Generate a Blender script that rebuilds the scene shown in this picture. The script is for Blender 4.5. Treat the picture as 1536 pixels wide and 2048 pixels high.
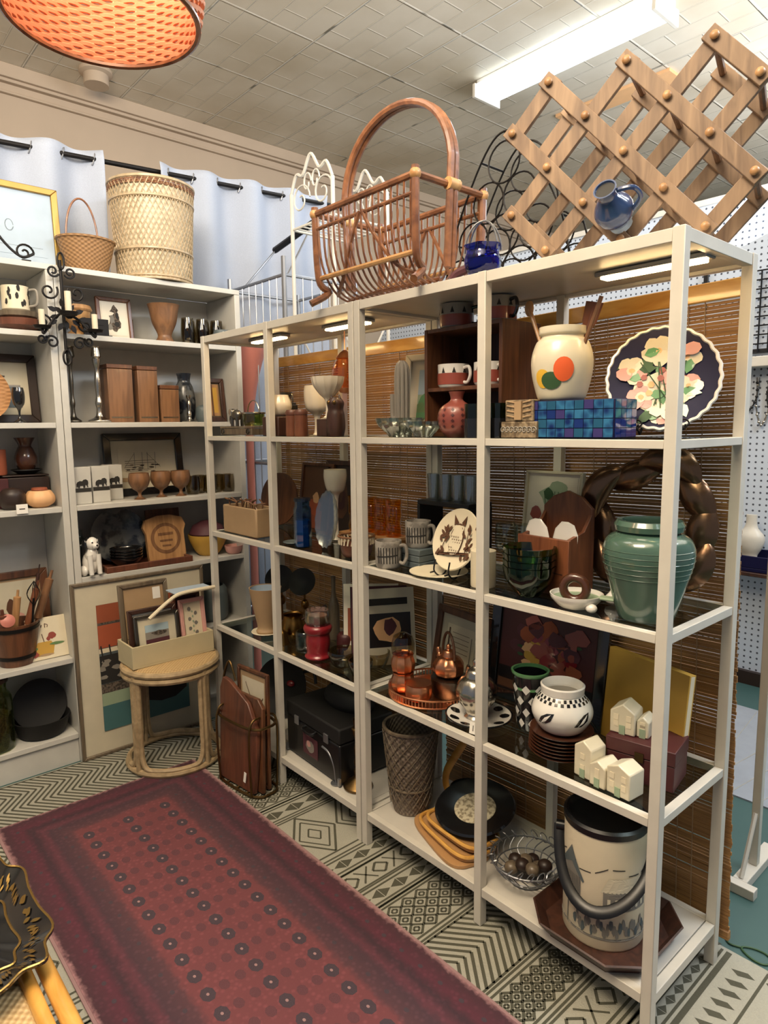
import bpy, math, random
from math import pi, sin, cos, radians as rad
from mathutils import Vector, Matrix
for o in list(bpy.data.objects): bpy.data.objects.remove(o)
S = bpy.context.scene
COL = S.collection
# ------------------------------------------------------------------ camera
cd = bpy.data.cameras.new('camera'); cam = bpy.data.objects.new('camera', cd); COL.objects.link(cam)
cd.sensor_fit = 'VERTICAL'; cd.sensor_height = 36.0; cd.lens = 1334.8*36/2048; cd.clip_start = .05
_r = Vector((0.66294, 0.74859, -0.01125)); _u = Vector((-0.08857, 0.09334, 0.99169)); _f = Vector((-0.74341, 0.65643, -0.12818))
cam.matrix_world = Matrix(((_r.x, _u.x, -_f.x, 1.6016), (_r.y, _u.y, -_f.y, -1.3007), (_r.z, _u.z, -_f.z, 1.3788), (0, 0, 0, 1)))
S.camera = cam
# ------------------------------------------------------------------ world, lights, exposure
W = bpy.data.worlds.new('world'); S.world = W; W.use_nodes = True
W.node_tree.nodes['Background'].inputs[0].default_value = (.80, .86, 1.0, 1)
W.node_tree.nodes['Background'].inputs[1].default_value = .20
S.view_settings.view_transform = 'Standard'; S.view_settings.look = 'None'
S.view_settings.exposure = 0.08; S.view_settings.gamma = 1.0; S.view_settings.use_curve_mapping = False
S.cycles.use_denoising = True
S.cycles.max_bounces = 10; S.cycles.transparent_max_bounces = 24; S.cycles.diffuse_bounces = 4
S.cycles.caustics_reflective = False; S.cycles.caustics_refractive = False
S.cycles.sample_clamp_indirect = 4
def area(name, loc, target, sx, sy, power, col):
    l = bpy.data.lights.new(name, 'AREA'); l.shape = 'RECTANGLE'; l.size = sx; l.size_y = sy; l.energy = power; l.color = col
    o = bpy.data.objects.new(name, l); COL.objects.link(o); o.location = loc
    o.rotation_euler = (Vector(target)-Vector(loc)).to_track_quat('-Z', 'Y').to_euler(); return o
# ceiling fluorescents of the hall and the warm bulbs over the booth aisle, plus two added upward fills
area('hall_light', (2.3, .9, 3.2), (1.0, .2, .8), 1.3, .5, 62, (.86, .93, 1.0))
area('hall_light', (-.2, 5.0, 3.4), (-.2, 4.6, 0), 3.0, 1.2, 55, (.84, .92, 1.0))
area('hall_light', (-.9, 1.5, 3.45), (-.9, 1.4, 0), 1.3, .5, 13, (.86, .93, 1.0))
area('ceiling_fill_cool', (1.6, 3.2, 2.75), (1.3, 3.2, 3.62), 3.0, 3.0, 165, (.92, .95, 1.0))  # added upward fill with no fixture, brightens the tin ceiling
area('ceiling_fill_warm', (1.2, -1.6, 2.75), (.8, -1.4, 3.62), 2.4, 1.6, 215, (1.0, .9, .76))  # second added fill, warm, lifts the ceiling over the booth
area('booth_light', (.75, -1.45, 3.0), (.2, .0, .5), 1.0, .8, 52, (1.0, .83, .62))
area('booth_light', (-.55, -.8, 3.5), (-.6, -.7, 0), .9, .7, 8, (1.0, .92, .8))
# ------------------------------------------------------------------ materials
def C(r, g, b):
    f = lambda c: (c/255/12.92) if c/255 <= .04045 else ((c/255+.055)/1.055)**2.4
    return (f(r), f(g), f(b), 1)
MT = {}
def mat(name, col, rough=.5, metal=0, bump=None, spec=None, coat=0, emit=0, sheen=0):
    m = bpy.data.materials.new(name); m.use_nodes = True; nt = m.node_tree; b = nt.nodes['Principled BSDF']
    b.inputs['Base Color'].default_value = C(*col); b.inputs['Roughness'].default_value = rough; b.inputs['Metallic'].default_value = metal
    if spec is not None: b.inputs['Specular IOR Level'].default_value = spec
    if coat: b.inputs['Coat Weight'].default_value = coat; b.inputs['Coat Roughness'].default_value = .08
    if emit: b.inputs['Emission Color'].default_value = C(*col); b.inputs['Emission Strength'].default_value = emit
    tc = nt.nodes.new('ShaderNodeTexCoord'); ns = nt.nodes.new('ShaderNodeTexNoise'); nt.links.new(tc.outputs['Object'], ns.inputs[0])
    ns.inputs['Scale'].default_value = bump[0] if bump else 14.; ns.inputs['Detail'].default_value = 3
    mx = nt.nodes.new('ShaderNodeMix'); mx.data_type = 'RGBA'; nt.links.new(ns.outputs[0], mx.inputs[0])
    c = C(*col); mx.inputs[6].default_value = tuple(x*.88 for x in c[:3])+(1,); mx.inputs[7].default_value = tuple(min(1, x*1.1) for x in c[:3])+(1,)
    nt.links.new(mx.outputs[2], b.inputs['Base Color'])
    if bump:
        bp = nt.nodes.new('ShaderNodeBump'); bp.inputs['Strength'].default_value = bump[1]; bp.inputs['Distance'].default_value = .004
        nt.links.new(ns.outputs[0], bp.inputs['Height']); nt.links.new(bp.outputs[0], b.inputs['Normal'])
    MT[name] = m; return m
def speck(name, c1, c2, scale, rough=.6, lo=.45, hi=.55, metal=0, bump=.3, kind='noise'):
    """two-colour mottled surface"""
    m = mat(name, c1, rough, metal); nt = m.node_tree; b = nt.nodes['Principled BSDF']
    tc = nt.nodes.new('ShaderNodeTexCoord')
    if kind == 'noise':
        t = nt.nodes.new('ShaderNodeTexNoise'); t.inputs['Detail'].default_value = 5; out = t.outputs[0]
    else:
        t = nt.nodes.new('ShaderNodeTexVoronoi'); out = t.outputs[0]
    t.inputs['Scale'].default_value = scale; nt.links.new(tc.outputs['Object'], t.inputs['Vector'])
    r = nt.nodes.new('ShaderNodeValToRGB'); r.color_ramp.elements[0].position = lo; r.color_ramp.elements[1].position = hi
    r.color_ramp.elements[0].color = C(*c1); r.color_ramp.elements[1].color = C(*c2)
    nt.links.new(out, r.inputs[0]); nt.links.new(r.outputs[0], b.inputs['Base Color'])
    if bump:
        bp = nt.nodes.new('ShaderNodeBump'); bp.inputs['Strength'].default_value = bump; bp.inputs['Distance'].default_value = .003
        nt.links.new(out, bp.inputs['Height']); nt.links.new(bp.outputs[0], b.inputs['Normal'])
    return m
def wood(name, c1, c2, scale=9, stretch=(1, 1, .12), rough=.45, coat=.15):
    m = mat(name, c1, rough, coat=coat); nt = m.node_tree; b = nt.nodes['Principled BSDF']
    tc = nt.nodes.new('ShaderNodeTexCoord'); mp = nt.nodes.new('ShaderNodeMapping'); mp.inputs['Scale'].default_value = [scale*s*4 for s in stretch]
    t = nt.nodes.new('ShaderNodeTexNoise'); t.inputs['Scale'].default_value = 1; t.inputs['Detail'].default_value = 5; t.inputs['Distortion'].default_value = 1.2
    nt.links.new(tc.outputs['Object'], mp.inputs[0]); nt.links.new(mp.outputs[0], t.inputs['Vector'])
    r = nt.nodes.new('ShaderNodeValToRGB'); r.color_ramp.elements[0].position = .32; r.color_ramp.elements[1].position = .68
    r.color_ramp.elements[0].color = C(*c1); r.color_ramp.elements[1].color = C(*c2)
    nt.links.new(t.outputs[0], r.inputs[0]); nt.links.new(r.outputs[0], b.inputs['Base Color']); return m
def weave(name, c1, c2, nth, nz, rough=.65, mode='cyl'):
    """woven cane: colour and bump from crossed waves, round the axis or flat"""
    m = mat(name, c1, rough); nt = m.node_tree; b = nt.nodes['Principled BSDF']; N = nt.nodes.new; L = nt.links.new
    tc = N('ShaderNodeTexCoord'); sp = N('ShaderNodeSeparateXYZ'); L(tc.outputs['Object'], sp.inputs[0])
    def mth(op, a, bb=None):
        n = N('ShaderNodeMath'); n.operation = op
        for i, x in enumerate((a, bb)):
            if x is None: continue
            if isinstance(x, (int, float)): n.inputs[i].default_value = x
            else: L(x, n.inputs[i])
        return n.outputs[0]
    if mode == 'cyl': u = mth('MULTIPLY', mth('ARCTAN2', sp.outputs[0], sp.outputs[1]), nth); v = mth('MULTIPLY', sp.outputs[2], nz)
    elif mode == 'xz': u = mth('MULTIPLY', sp.outputs[0], nth); v = mth('MULTIPLY', sp.outputs[2], nz)
    else: u = mth('MULTIPLY', sp.outputs[0], nth); v = mth('MULTIPLY', sp.outputs[1], nz)
    w = mth('MULTIPLY', mth('SINE', u), mth('SINE', v)); w = mth('ADD', mth('MULTIPLY', w, .5), .5)
    mx = N('ShaderNodeMix'); mx.data_type = 'RGBA'; L(w, mx.inputs[0]); mx.inputs[6].default_value = C(*c1); mx.inputs[7].default_value = C(*c2)
    L(mx.outputs[2], b.inputs['Base Color']); bp = N('ShaderNodeBump'); bp.inputs['Strength'].default_value = .7; bp.inputs['Distance'].default_value = .004
    L(w, bp.inputs['Height']); L(bp.outputs[0], b.inputs['Normal']); return m
def glass(name, col, rough=.03, facing=.12, dens=1.0):
    m = bpy.data.materials.new(name); m.use_nodes = True; nt = m.node_tree; nt.nodes.clear(); N = nt.nodes.new; L = nt.links.new
    out = N('ShaderNodeOutputMaterial'); tr = N('ShaderNodeBsdfTransparent'); tr.inputs[0].default_value = C(*col)
    gl = N('ShaderNodeBsdfGlossy'); gl.inputs['Roughness'].default_value = rough; gl.inputs['Color'].default_value = (.9, .95, 1, 1)
    lw = N('ShaderNodeLayerWeight'); lw.inputs[0].default_value = .5; pw = N('ShaderNodeMath'); pw.operation = 'POWER'; L(lw.outputs['Facing'], pw.inputs[0]); pw.inputs[1].default_value = 3.5
    ma = N('ShaderNodeMath'); ma.operation = 'MULTIPLY_ADD'; L(pw.outputs[0], ma.inputs[0]); ma.inputs[1].default_value = .55; ma.inputs[2].default_value = facing*.5
    mx = N('ShaderNodeMixShader'); L(ma.outputs[0], mx.inputs[0]); L(tr.outputs[0], mx.inputs[1]); L(gl.outputs[0], mx.inputs[2])
    L(mx.outputs[0], out.inputs[0]); MT[name] = m; return m
# paints and plain stuff
mat('white_paint', (208, 203, 192), .38); mat('shelf_white', (200, 198, 191), .42); mat('white_board', (202, 197, 187), .4)
mat('black', (16, 16, 18), .35); mat('matte_black', (14, 13, 13), .7); mat('glass_blue', (34, 100, 142), .25, coat=.6); mat('iron', (30, 27, 26), .5, .6); mat('steel', (150, 152, 156), .35, .8)
mat('silver', (196, 190, 178), .22, 1); mat('pewter', (120, 116, 108), .3, 1); mat('brass', (150, 112, 58), .3, 1); mat('old_brass', (116, 92, 58), .38, 1)
mat('copper', (226, 156, 116), .32, 1, bump=(60, .15)); mat('bronze', (128, 98, 76), .24, .9, bump=(18, .3)); mat('gold', (180, 146, 84), .35, .9)
mat('cream', (226, 214, 186), .5); mat('ivory', (214, 205, 180), .3, coat=.3); mat('dusty_red', (134, 70, 60), .35, coat=.4); mat('milk', (240, 228, 204), .2, coat=.5); mat('white_glaze', (232, 228, 220), .2, coat=.5)
mat('paper', (226, 218, 200), .8); mat('offwhite', (205, 196, 172), .8); mat('tag', (240, 236, 228), .8); mat('ink', (38, 36, 34), .8); mat('greyink', (120, 116, 108), .8)
mat('dark_wood_paint', (44, 30, 24), .45); mat('navy', (12, 12, 52), .5, spec=.25); mat('cobalt', (28, 44, 140), .15, coat=.8); mat('denim_glass', (52, 74, 116), .18, coat=.8)
mat('celadon', (72, 98, 85), .2, coat=.8); mat('green_glaze', (98, 150, 100), .25, coat=.6); mat('leaf', (96, 128, 78), .6); mat('leaf_dark', (52, 84, 50), .6); mat('sage', (150, 168, 140), .7)
mat('orange', (226, 98, 50), .4); mat('yellow', (226, 178, 58), .5); mat('mustard', (196, 154, 66), .55); mat('terracotta', (168, 84, 54), .7); mat('brick', (150, 72, 58), .4, coat=.3); mat('crimson', (132, 26, 34), .3, coat=.5)
mat('maroon', (74, 34, 34), .45); mat('rose', (214, 160, 150), .6); mat('peach', (228, 178, 128), .6); mat('pink_glaze', (196, 122, 108), .4); mat('plum', (84, 44, 52), .6); mat('rust', (150, 78, 50), .7)
mat('stone_grey', (142, 136, 126), .45, coat=.2); mat('slate', (88, 98, 100), .5); mat('brown', (92, 60, 40), .5); mat('brown_glaze', (78, 46, 32), .25, coat=.6); mat('black_glaze', (22, 22, 24), .15, coat=.8)
mat('tan', (168, 140, 106), .6); mat('tan_leather', (176, 134, 88), .5, bump=(50, .2)); mat('teal', (70, 110, 112), .6); mat('pale_blue', (166, 182, 198), .7); mat('sky', (168, 190, 200), .8)
mat('warm_lamp', (255, 214, 150), .5, emit=32); mat('tube_lamp', (222, 238, 255), .5, emit=5.0); mat('bulb', (255, 190, 120), .5, emit=1.5)
wood('walnut', (70, 42, 28), (112, 70, 44)); wood('teak', (98, 68, 46), (138, 98, 66)); wood('oak', (150, 108, 68), (190, 146, 98)); wood('cherry', (98, 54, 34), (134, 80, 50))
wood('rack_wood', (116, 92, 72), (158, 130, 102), rough=.55, coat=0); wood('dark_walnut', (44, 26, 20), (74, 44, 32)); wood('pine', (176, 128, 78), (206, 162, 108)); wood('redwood', (80, 46, 34), (116, 68, 48))
wood('rattan', (100, 60, 38), (146, 96, 62), 5, (1, 1, 1), .4, .3); wood('pale_rattan', (160, 140, 108), (194, 172, 140), 5, (1, 1, 1), .5, .2); wood('stool_rattan', (146, 126, 94), (184, 160, 124), 5, (1, 1, 1), .5, .2); mat('crate_paint', (194, 182, 148), .55); wood('bamboo', (190, 134, 58), (224, 174, 92), 4, (.3, 1, 1), .25, .5)
wood('grey_wood', (86, 74, 60), (120, 106, 86))
weave('cane_flat', (168, 136, 92), (206, 178, 130), 420, 420, mode='xy'); weave('wicker', (150, 104, 60), (190, 140, 90), 30, 420); weave('wicker_brown', (120, 88, 56), (160, 122, 80), 24, 380)
weave('wicker_grey', (96, 84, 72), (140, 126, 110), 28, 330); weave('lacy', (120, 116, 106), (214, 208, 190), 40, 260)
speck('owl_print', (226, 214, 188), (92, 62, 50), 60, lo=.52, hi=.60, bump=0); speck('tiki_stone', (96, 80, 60), (150, 132, 104), 70, lo=.4, hi=.6, bump=.8)
speck('felt', (60, 52, 46), (104, 92, 80), 120, rough=.9); speck('crust', (206, 196, 168), (140, 128, 104), 90, lo=.45, hi=.6)
speck('mosaic', (20, 38, 92), (52, 110, 150), 46, .12, lo=.2, hi=.75, bump=.1, kind='v')
speck('mottle_grey', (118, 112, 104), (160, 154, 144), 26); speck('agate', (34, 38, 46), (90, 92, 92), 20, .2)
glass('clear', (236, 240, 238)); glass('shelf_glass', (216, 222, 218), .02, .12); glass('smoke', (206, 196, 172)); glass('amber', (255, 226, 150)); glass('crystal', (216, 218, 208), .18, .5); glass('green_glass', (150, 178, 118)); glass('blue_glass', (176, 208, 232)); glass('cobalt_glass', (90, 110, 220)); glass('olive_glass', (206, 212, 164)); glass('orange_glass', (255, 222, 188))
# ------------------------------------------------------------------ mesh builder
class MB:
    def __init__(s): s.v = []; s.f = []; s.m = []
    def add(s, vs, fs, m=0):
        n = len(s.v); s.v += [tuple(v) for v in vs]; s.f += [tuple(i+n for i in f) for f in fs]; s.m += [m]*len(fs); return s
    def bb(s, x0, x1, y0, y1, z0, z1, m=0, M=None):
        vs = [Vector((x, y, z)) for z in (z0, z1) for y in (y0, y1) for x in (x0, x1)]
        if M is not None: vs = [M @ v for v in vs]
        return s.add(vs, [(0, 2, 3, 1), (4, 5, 7, 6), (0, 1, 5, 4), (1, 3, 7, 5), (3, 2, 6, 7), (2, 0, 4, 6)], m)
    def box(s, c, d, m=0, M=None):
        return s.bb(c[0]-d[0]/2, c[0]+d[0]/2, c[1]-d[1]/2, c[1]+d[1]/2, c[2]-d[2]/2, c[2]+d[2]/2, m, M)
    def lathe(s, prof, seg=28, at=(0, 0, 0), m=0, M=None, sx=1, sy=1, lobes=0, amp=0):
        vs = []; fs = []; rows = []
        for r, z in prof:
            if r < 1e-6: rows.append([len(vs)]); vs.append(Vector((0, 0, z)))
            else:
                rows.append(list(range(len(vs), len(vs)+seg)))
                for k in range(seg):
                    a = 2*pi*k/seg; q = r*(1+amp*cos(lobes*a)) if lobes else r
                    vs.append(Vector((q*cos(a)*sx, q*sin(a)*sy, z)))
        for A, B in zip(rows, rows[1:]):
            for k in range(seg):
                j = (k+1) % seg
                if len(A) == 1 and len(B) == 1: continue
                if len(A) == 1: fs.append((A[0], B[k], B[j])[::-1])
                elif len(B) == 1: fs.append((A[k], A[j], B[0]))
                else: fs.append((A[k], A[j], B[j], B[k]))
        if M is not None: vs = [M @ v for v in vs]
        return s.add([v+Vector(at) for v in vs], fs, m)
    def tube(s, pts, r, seg=8, closed=False, m=0, flat=1.0):
        P = [Vector(p) for p in pts]; n = len(P); vs = []; fs = []
        T = [((P[(i+1) % n]-P[i-1]) if closed else (P[min(i+1, n-1)]-P[max(i-1, 0)])).normalized() for i in range(n)]
        a = Vector((0, 0, 1)) if abs(T[0].z) < .9 else Vector((1, 0, 0)); u = (a-T[0]*a.dot(T[0])).normalized()
        for i in range(n):
            u = (u-T[i]*u.dot(T[i])).normalized(); w = T[i].cross(u); rr = r[i] if isinstance(r, (list, tuple)) else r
            for k in range(seg): an = 2*pi*k/seg; vs.append(P[i]+u*rr*cos(an)+w*rr*flat*sin(an))
        for i in range(n if closed else n-1):
            for k in range(seg):
                b = ((i+1) % n)*seg; j = (k+1) % seg; fs.append((i*seg+k, i*seg+j, b+j, b+k))
        if not closed: fs += [tuple(range(seg))[::-1], tuple(range((n-1)*seg, n*seg))]
        return s.add(vs, fs, m)
    def prism(s, poly, a, b, plane='xz', m=0, M=None):
        mk = {'xz': lambda p, d: Vector((p[0], d, p[1])), 'xy': lambda p, d: Vector((p[0], p[1], d)), 'yz': lambda p, d: Vector((d, p[0], p[1]))}[plane]
        n = len(poly); vs = [mk(p, a) for p in poly]+[mk(p, b) for p in poly]
        if M is not None: vs = [M @ v for v in vs]
        return s.add(vs, [tuple(range(n)), tuple(range(n, 2*n))[::-1]]+[(i, n+i, n+(i+1) % n, (i+1) % n) for i in range(n)], m)
    def ball(s, c, r, m=0, seg=16, M=None):
        r = (r, r, r) if isinstance(r, (int, float)) else r
        k = max(6, seg//2); pr = [(max(0, sin(pi*i/k)), -cos(pi*i/k)) for i in range(k+1)]; pr[0] = (0, -1); pr[-1] = (0, 1)
        q = MB().lathe(pr, seg); vs = [Vector((x*r[0], y*r[1], z*r[2])) for x, y, z in q.v]
        if M is not None: vs = [M @ v for v in vs]
        return s.add([v+Vector(c) for v in vs], q.f, m)
    def build(s, name, mats, parent=None, bevel=0, smooth=True, angle=38):
        me = bpy.data.meshes.new(name); me.from_pydata(s.v, [], s.f); me.validate()
        for k in (mats if isinstance(mats, (list, tuple)) else [mats]): me.materials.append(MT[k])
        if len(me.polygons) == len(s.m): me.polygons.foreach_set('material_index', s.m)
        import bmesh
        bm = bmesh.new(); bm.from_mesh(me); bmesh.ops.recalc_face_normals(bm, faces=bm.faces); bm.to_mesh(me); bm.free()
        if smooth:
            me.polygons.foreach_set('use_smooth', [True]*len(me.polygons)); me.set_sharp_from_angle(angle=rad(angle))
        o = bpy.data.objects.new(name, me); COL.objects.link(o)
        if parent is not None: o.parent = parent
        if bevel:
            b = o.modifiers.new('bevel', 'BEVEL'); b.width = bevel; b.segments = 2; b.limit_method = 'ANGLE'; b.angle_limit = rad(40)
        return o
def tag(o, label, cat, group=None, kind=None):
    if label: o['label'] = label
    if cat: o['category'] = cat
    if group: o['group'] = group
    if kind: o['kind'] = kind
    return o
def thing(name, label, cat, loc=(0, 0, 0), rz=0, group=None, rx=0):
    o = bpy.data.objects.new(name, None); o.empty_display_size = .05; COL.objects.link(o); o.location = loc; o.rotation_euler = (rx, 0, rz)
    return tag(o, label, cat, group)
def solo(name, mb, mats, label, cat, loc=(0, 0, 0), rz=0, group=None, bevel=0, rx=0, ry=0):
    o = mb.build(name, mats, None, bevel); o.location = loc; o.rotation_euler = (rx, ry, rz); return tag(o, label, cat, group)
def struct(name, mb, mats, bevel=0):
    o = mb.build(name, mats, None, bevel); o['kind'] = 'structure'; return o
def dup(root, loc, label=None, rz=None):
    r = root.copy(); COL.objects.link(r); r.location = loc
    if rz is not None: r.rotation_euler = (root.rotation_euler[0], root.rotation_euler[1], rz)
    if label: r['label'] = label
    for ch in list(root.children):
        c = ch.copy(); COL.objects.link(c); c.parent = r
        for g in ch.children: d = g.copy(); COL.objects.link(d); d.parent = c
    return r
def cr(P, n=6, closed=False):
    """Catmull-Rom through the points"""
    P = [Vector(p) for p in P]; N = len(P); out = []
    for i in range(N if closed else N-1):
        g = (lambda k: P[k % N]) if closed else (lambda k: P[max(0, min(N-1, k))])
        a, b, c, d = g(i-1), g(i), g(i+1), g(i+2)
        for k in range(n):
            t = k/n; out.append(.5*((2*b)+(c-a)*t+(2*a-5*b+4*c-d)*t*t+(3*b-a-3*c+d)*t**3))
    if not closed: out.append(P[-1])
    return out
def vessel(outer, t=.003):
    """closed wall: outer profile from the base up, then back down inside"""
    inn = [(max(.0005, r-t), max(z, outer[0][1]+t)) for r, z in outer]
    return [(0, outer[0][1])]+list(outer)+inn[::-1]+[(0, outer[0][1]+t)]
def smooth_prof(P, n=5):
    return [(max(.0005, v.x), v.y) for v in cr([(r, z, 0) for r, z in P], n)]
def ring(r, z=0, n=32, c=(0, 0), sx=1, sy=1): return [(c[0]+r*sx*cos(2*pi*k/n), c[1]+r*sy*sin(2*pi*k/n), z) for k in range(n)]
def spiral(turns, r0, r1, n=28, a0=0): return [((r0+(r1-r0)*k/n)*cos(a0+turns*2*pi*k/n), (r0+(r1-r0)*k/n)*sin(a0+turns*2*pi*k/n)) for k in range(n+1)]
RND = random.Random(7)
# flat artwork: polygons (material index, points 0..1) laid in thin layers on a picture plane facing -y
def blob(cx, cy, rx, ry=None, n=11, j=.18):
    ry = ry or rx; return [(cx+rx*cos(2*pi*k/n)*(1+RND.uniform(-j, j)), cy+ry*sin(2*pi*k/n)*(1+RND.uniform(-j, j))) for k in range(n)]
def ln(x0, y0, x1, y1, w=.01):
    dx, dy = x1-x0, y1-y0; l = math.hypot(dx, dy) or 1; nx, ny = -dy/l*w/2, dx/l*w/2
    return [(x0+nx, y0+ny), (x1+nx, y1+ny), (x1-nx, y1-ny), (x0-nx, y0-ny)]
def rc(x0, y0, x1, y1): return [(x0, y0), (x1, y0), (x1, y1), (x0, y1)]
def art_mb(w, h, x0, z0, y, polys):
    mb = MB(); mb.bb(x0, x0+w, y, y+.001, z0, z0+h, 0)
    for k, (m, P) in enumerate(polys):
        P = [(min(1, max(0, a)), min(1, max(0, b))) for a, b in P]; yy = y-.00025*(k % 12+1)-.0002
        mb.add([(x0+a*w, yy, z0+b*h) for a, b in P], [tuple(range(len(P)))], m)
    return mb
def picture(name, label, loc, w, h, bar, fm, mm, artmats, polys, rz=0, lean=8, border=.03, depth=.018, group=None, cat='picture', pane=True, wb=None):
    t = thing(name, label, cat, (loc[0], loc[1], loc[2]+depth*sin(rad(lean))), rz, group, rx=-rad(lean)); a = w/2
    f = MB(); o = [(-a, 0), (a, 0), (a, h), (-a, h)]; i = [(-a+bar, bar), (a-bar, bar), (a-bar, h-bar), (-a+bar, h-bar)]
    for k in range(4):
        j = (k+1) % 4; q = [o[k], o[j], i[j], i[k]]; f.prism(q, 0, depth)
    f.build('frame', fm, t, bevel=min(.003, bar*.2))
    MB().bb(-a+bar*.6, a-bar*.6, depth*.55, depth*.95, bar*.6, h-bar*.6).build('mat_board', mm, t)
    wb = border if wb is None else wb
    art_mb(w-2*bar-2*wb, h-2*bar-2*border, -a+bar+wb, bar+border, depth*.55-.0035+.0022, polys).build('print', artmats, t, smooth=False)
    return t
def wrap(mb, rf, P, m, eps=.0012, rings=4):
    """lay polygon (angle, z) on a turned body"""
    n0 = len(P); Q = []
    for i in range(n0):
        a, b = P[i], P[(i+1) % n0]; k = max(1, int(math.hypot((b[0]-a[0])*.08, b[1]-a[1])/.008))
        Q += [(a[0]+(b[0]-a[0])*t/k, a[1]+(b[1]-a[1])*t/k) for t in range(k)]
    c = (sum(p[0] for p in Q)/len(Q), sum(p[1] for p in Q)/len(Q)); n = len(Q); pos = lambda a, z: ((rf(z)+eps)*cos(a), (rf(z)+eps)*sin(a), z)
    vs = [pos(*c)]; fs = []
    for r in range(1, rings+1): vs += [pos(c[0]+(q[0]-c[0])*r/rings, c[1]+(q[1]-c[1])*r/rings) for q in Q]
    for k in range(n):
        j = (k+1) % n; fs.append((0, 1+k, 1+j))
        for r in range(rings-1): fs.append((1+r*n+k, 1+(r+1)*n+k, 1+(r+1)*n+j, 1+r*n+j))
    mb.add(vs, fs, m)
def rfun(prof):
    pts = sorted([(z, r) for r, z in prof])
    def f(z):
        for (a, ra), (b, rb) in zip(pts, pts[1:]):
            if a <= z <= b and b > a: return ra+(rb-ra)*(z-a)/(b-a)
        return pts[0][1] if z < pts[0][0] else pts[-1][1]
    return f
# ------------------------------------------------------------------ setting
mat('teal_floor', (62, 92, 90), .45, bump=(5, .05)); mat('beige_wall', (188, 168, 146), .8, bump=(3, .1)); mat('far_wall', (188, 192, 198), .8)
def ceiling_mat():
    m = mat('tin', (206, 196, 176), .55); nt = m.node_tree; b = nt.nodes['Principled BSDF']; N = nt.nodes.new; L = nt.links.new
    tc = N('ShaderNodeTexCoord')
    def brick(scale, w, h, mort, off):
        t = N('ShaderNodeTexBrick'); t.inputs['Scale'].default_value = scale; t.inputs['Brick Width'].default_value = w; t.inputs['Row Height'].default_value = h
        t.inputs['Mortar Size'].default_value = mort; t.inputs['Mortar Smooth'].default_value = .6; t.offset = off; L(tc.outputs['Object'], t.inputs[0])
        t.inputs['Color1'].default_value = t.inputs['Color2'].default_value = (0, 0, 0, 1); t.inputs['Mortar'].default_value = (1, 1, 1, 1); return t.outputs[0]
    a = brick(1, .61, .61, .010, 0); c = brick(1, .305, .1525, .006, .5); n = N('ShaderNodeTexNoise'); n.inputs['Scale'].default_value = 1.3; n.inputs['Detail'].default_value = 6; L(tc.outputs['Object'], n.inputs[0])
    add = N('ShaderNodeMath'); add.operation = 'MULTIPLY_ADD'; L(c, add.inputs[0]); add.inputs[1].default_value = .5; L(a, add.inputs[2])
    bp = N('ShaderNodeBump'); bp.inputs['Strength'].default_value = .8; bp.inputs['Distance'].default_value = .012; L(add.outputs[0], bp.inputs['Height']); L(bp.outputs[0], b.inputs['Normal'])
    r = N('ShaderNodeValToRGB'); r.color_ramp.elements[0].position = .3; r.color_ramp.elements[0].color = C(186, 172, 148); r.color_ramp.elements[1].position = .65; r.color_ramp.elements[1].color = C(216, 206, 188); L(n.outputs[0], r.inputs[0])
    n2 = N('ShaderNodeTexNoise'); n2.inputs['Scale'].default_value = 5; n2.inputs['Detail'].default_value = 2; L(tc.outputs['Object'], n2.inputs[0])
    cr2 = N('ShaderNodeValToRGB'); cr2.color_ramp.elements[0].position = .58; cr2.color_ramp.elements[1].position = .66; L(n2.outputs[0], cr2.inputs[0])
    mu = N('ShaderNodeMath'); mu.operation = 'MULTIPLY'; L(cr2.outputs[0], mu.inputs[0]); L(a, mu.inputs[1])
    mx = N('ShaderNodeMix'); mx.data_type = 'RGBA'; L(mu.outputs[0], mx.inputs[0]); L(r.outputs[0], mx.inputs[6]); mx.inputs[7].default_value = C(120, 116, 102)
    mx2 = N('ShaderNodeMix'); mx2.data_type = 'RGBA'; k2 = N('ShaderNodeMath'); k2.operation = 'MULTIPLY'; L(add.outputs[0], k2.inputs[0]); k2.inputs[1].default_value = .35; k2.use_clamp = True; L(k2.outputs[0], mx2.inputs[0]); L(r.outputs[0], mx2.inputs[6]); mx2.inputs[7].default_value = C(232, 226, 212); L(mx2.outputs[2], mx.inputs[6]); L(mx.outputs[2], b.inputs['Base Color'])
ceiling_mat()
struct('floor', MB().bb(-3.3, 4, -4, 9, -.05, 0), 'teal_floor')
struct('ceiling', MB().bb(-3.3, 4, -4, 9, 3.62, 3.67), 'tin')
struct('wall_left', MB().bb(-3.4, -3.3, -4, 9, 0, 3.62), 'beige_wall')
struct('wall_back', MB().bb(-3.3, 4, 9, 9.1, 0, 3.62), 'far_wall')
cm = MB()
for z0, z1, d in ((3.46, 3.475, .03), (3.475, 3.52, .018), (3.52, 3.54, .05), (3.54, 3.62, .07)): cm.bb(-3.3, -3.3+d, -4, 9, z0, z1)
struct('trim_1', cm, 'beige_wall', .004)
solo('ceiling_vent', MB().lathe([(0, .0), (.075, 0), (.075, .06), (.1, .07), (.1, .09), (0, .09)], 24), 'beige_wall', 'small round beige vent cap on the tin ceiling near the wall', 'vent', (-2.98, .36, 3.53))
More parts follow.
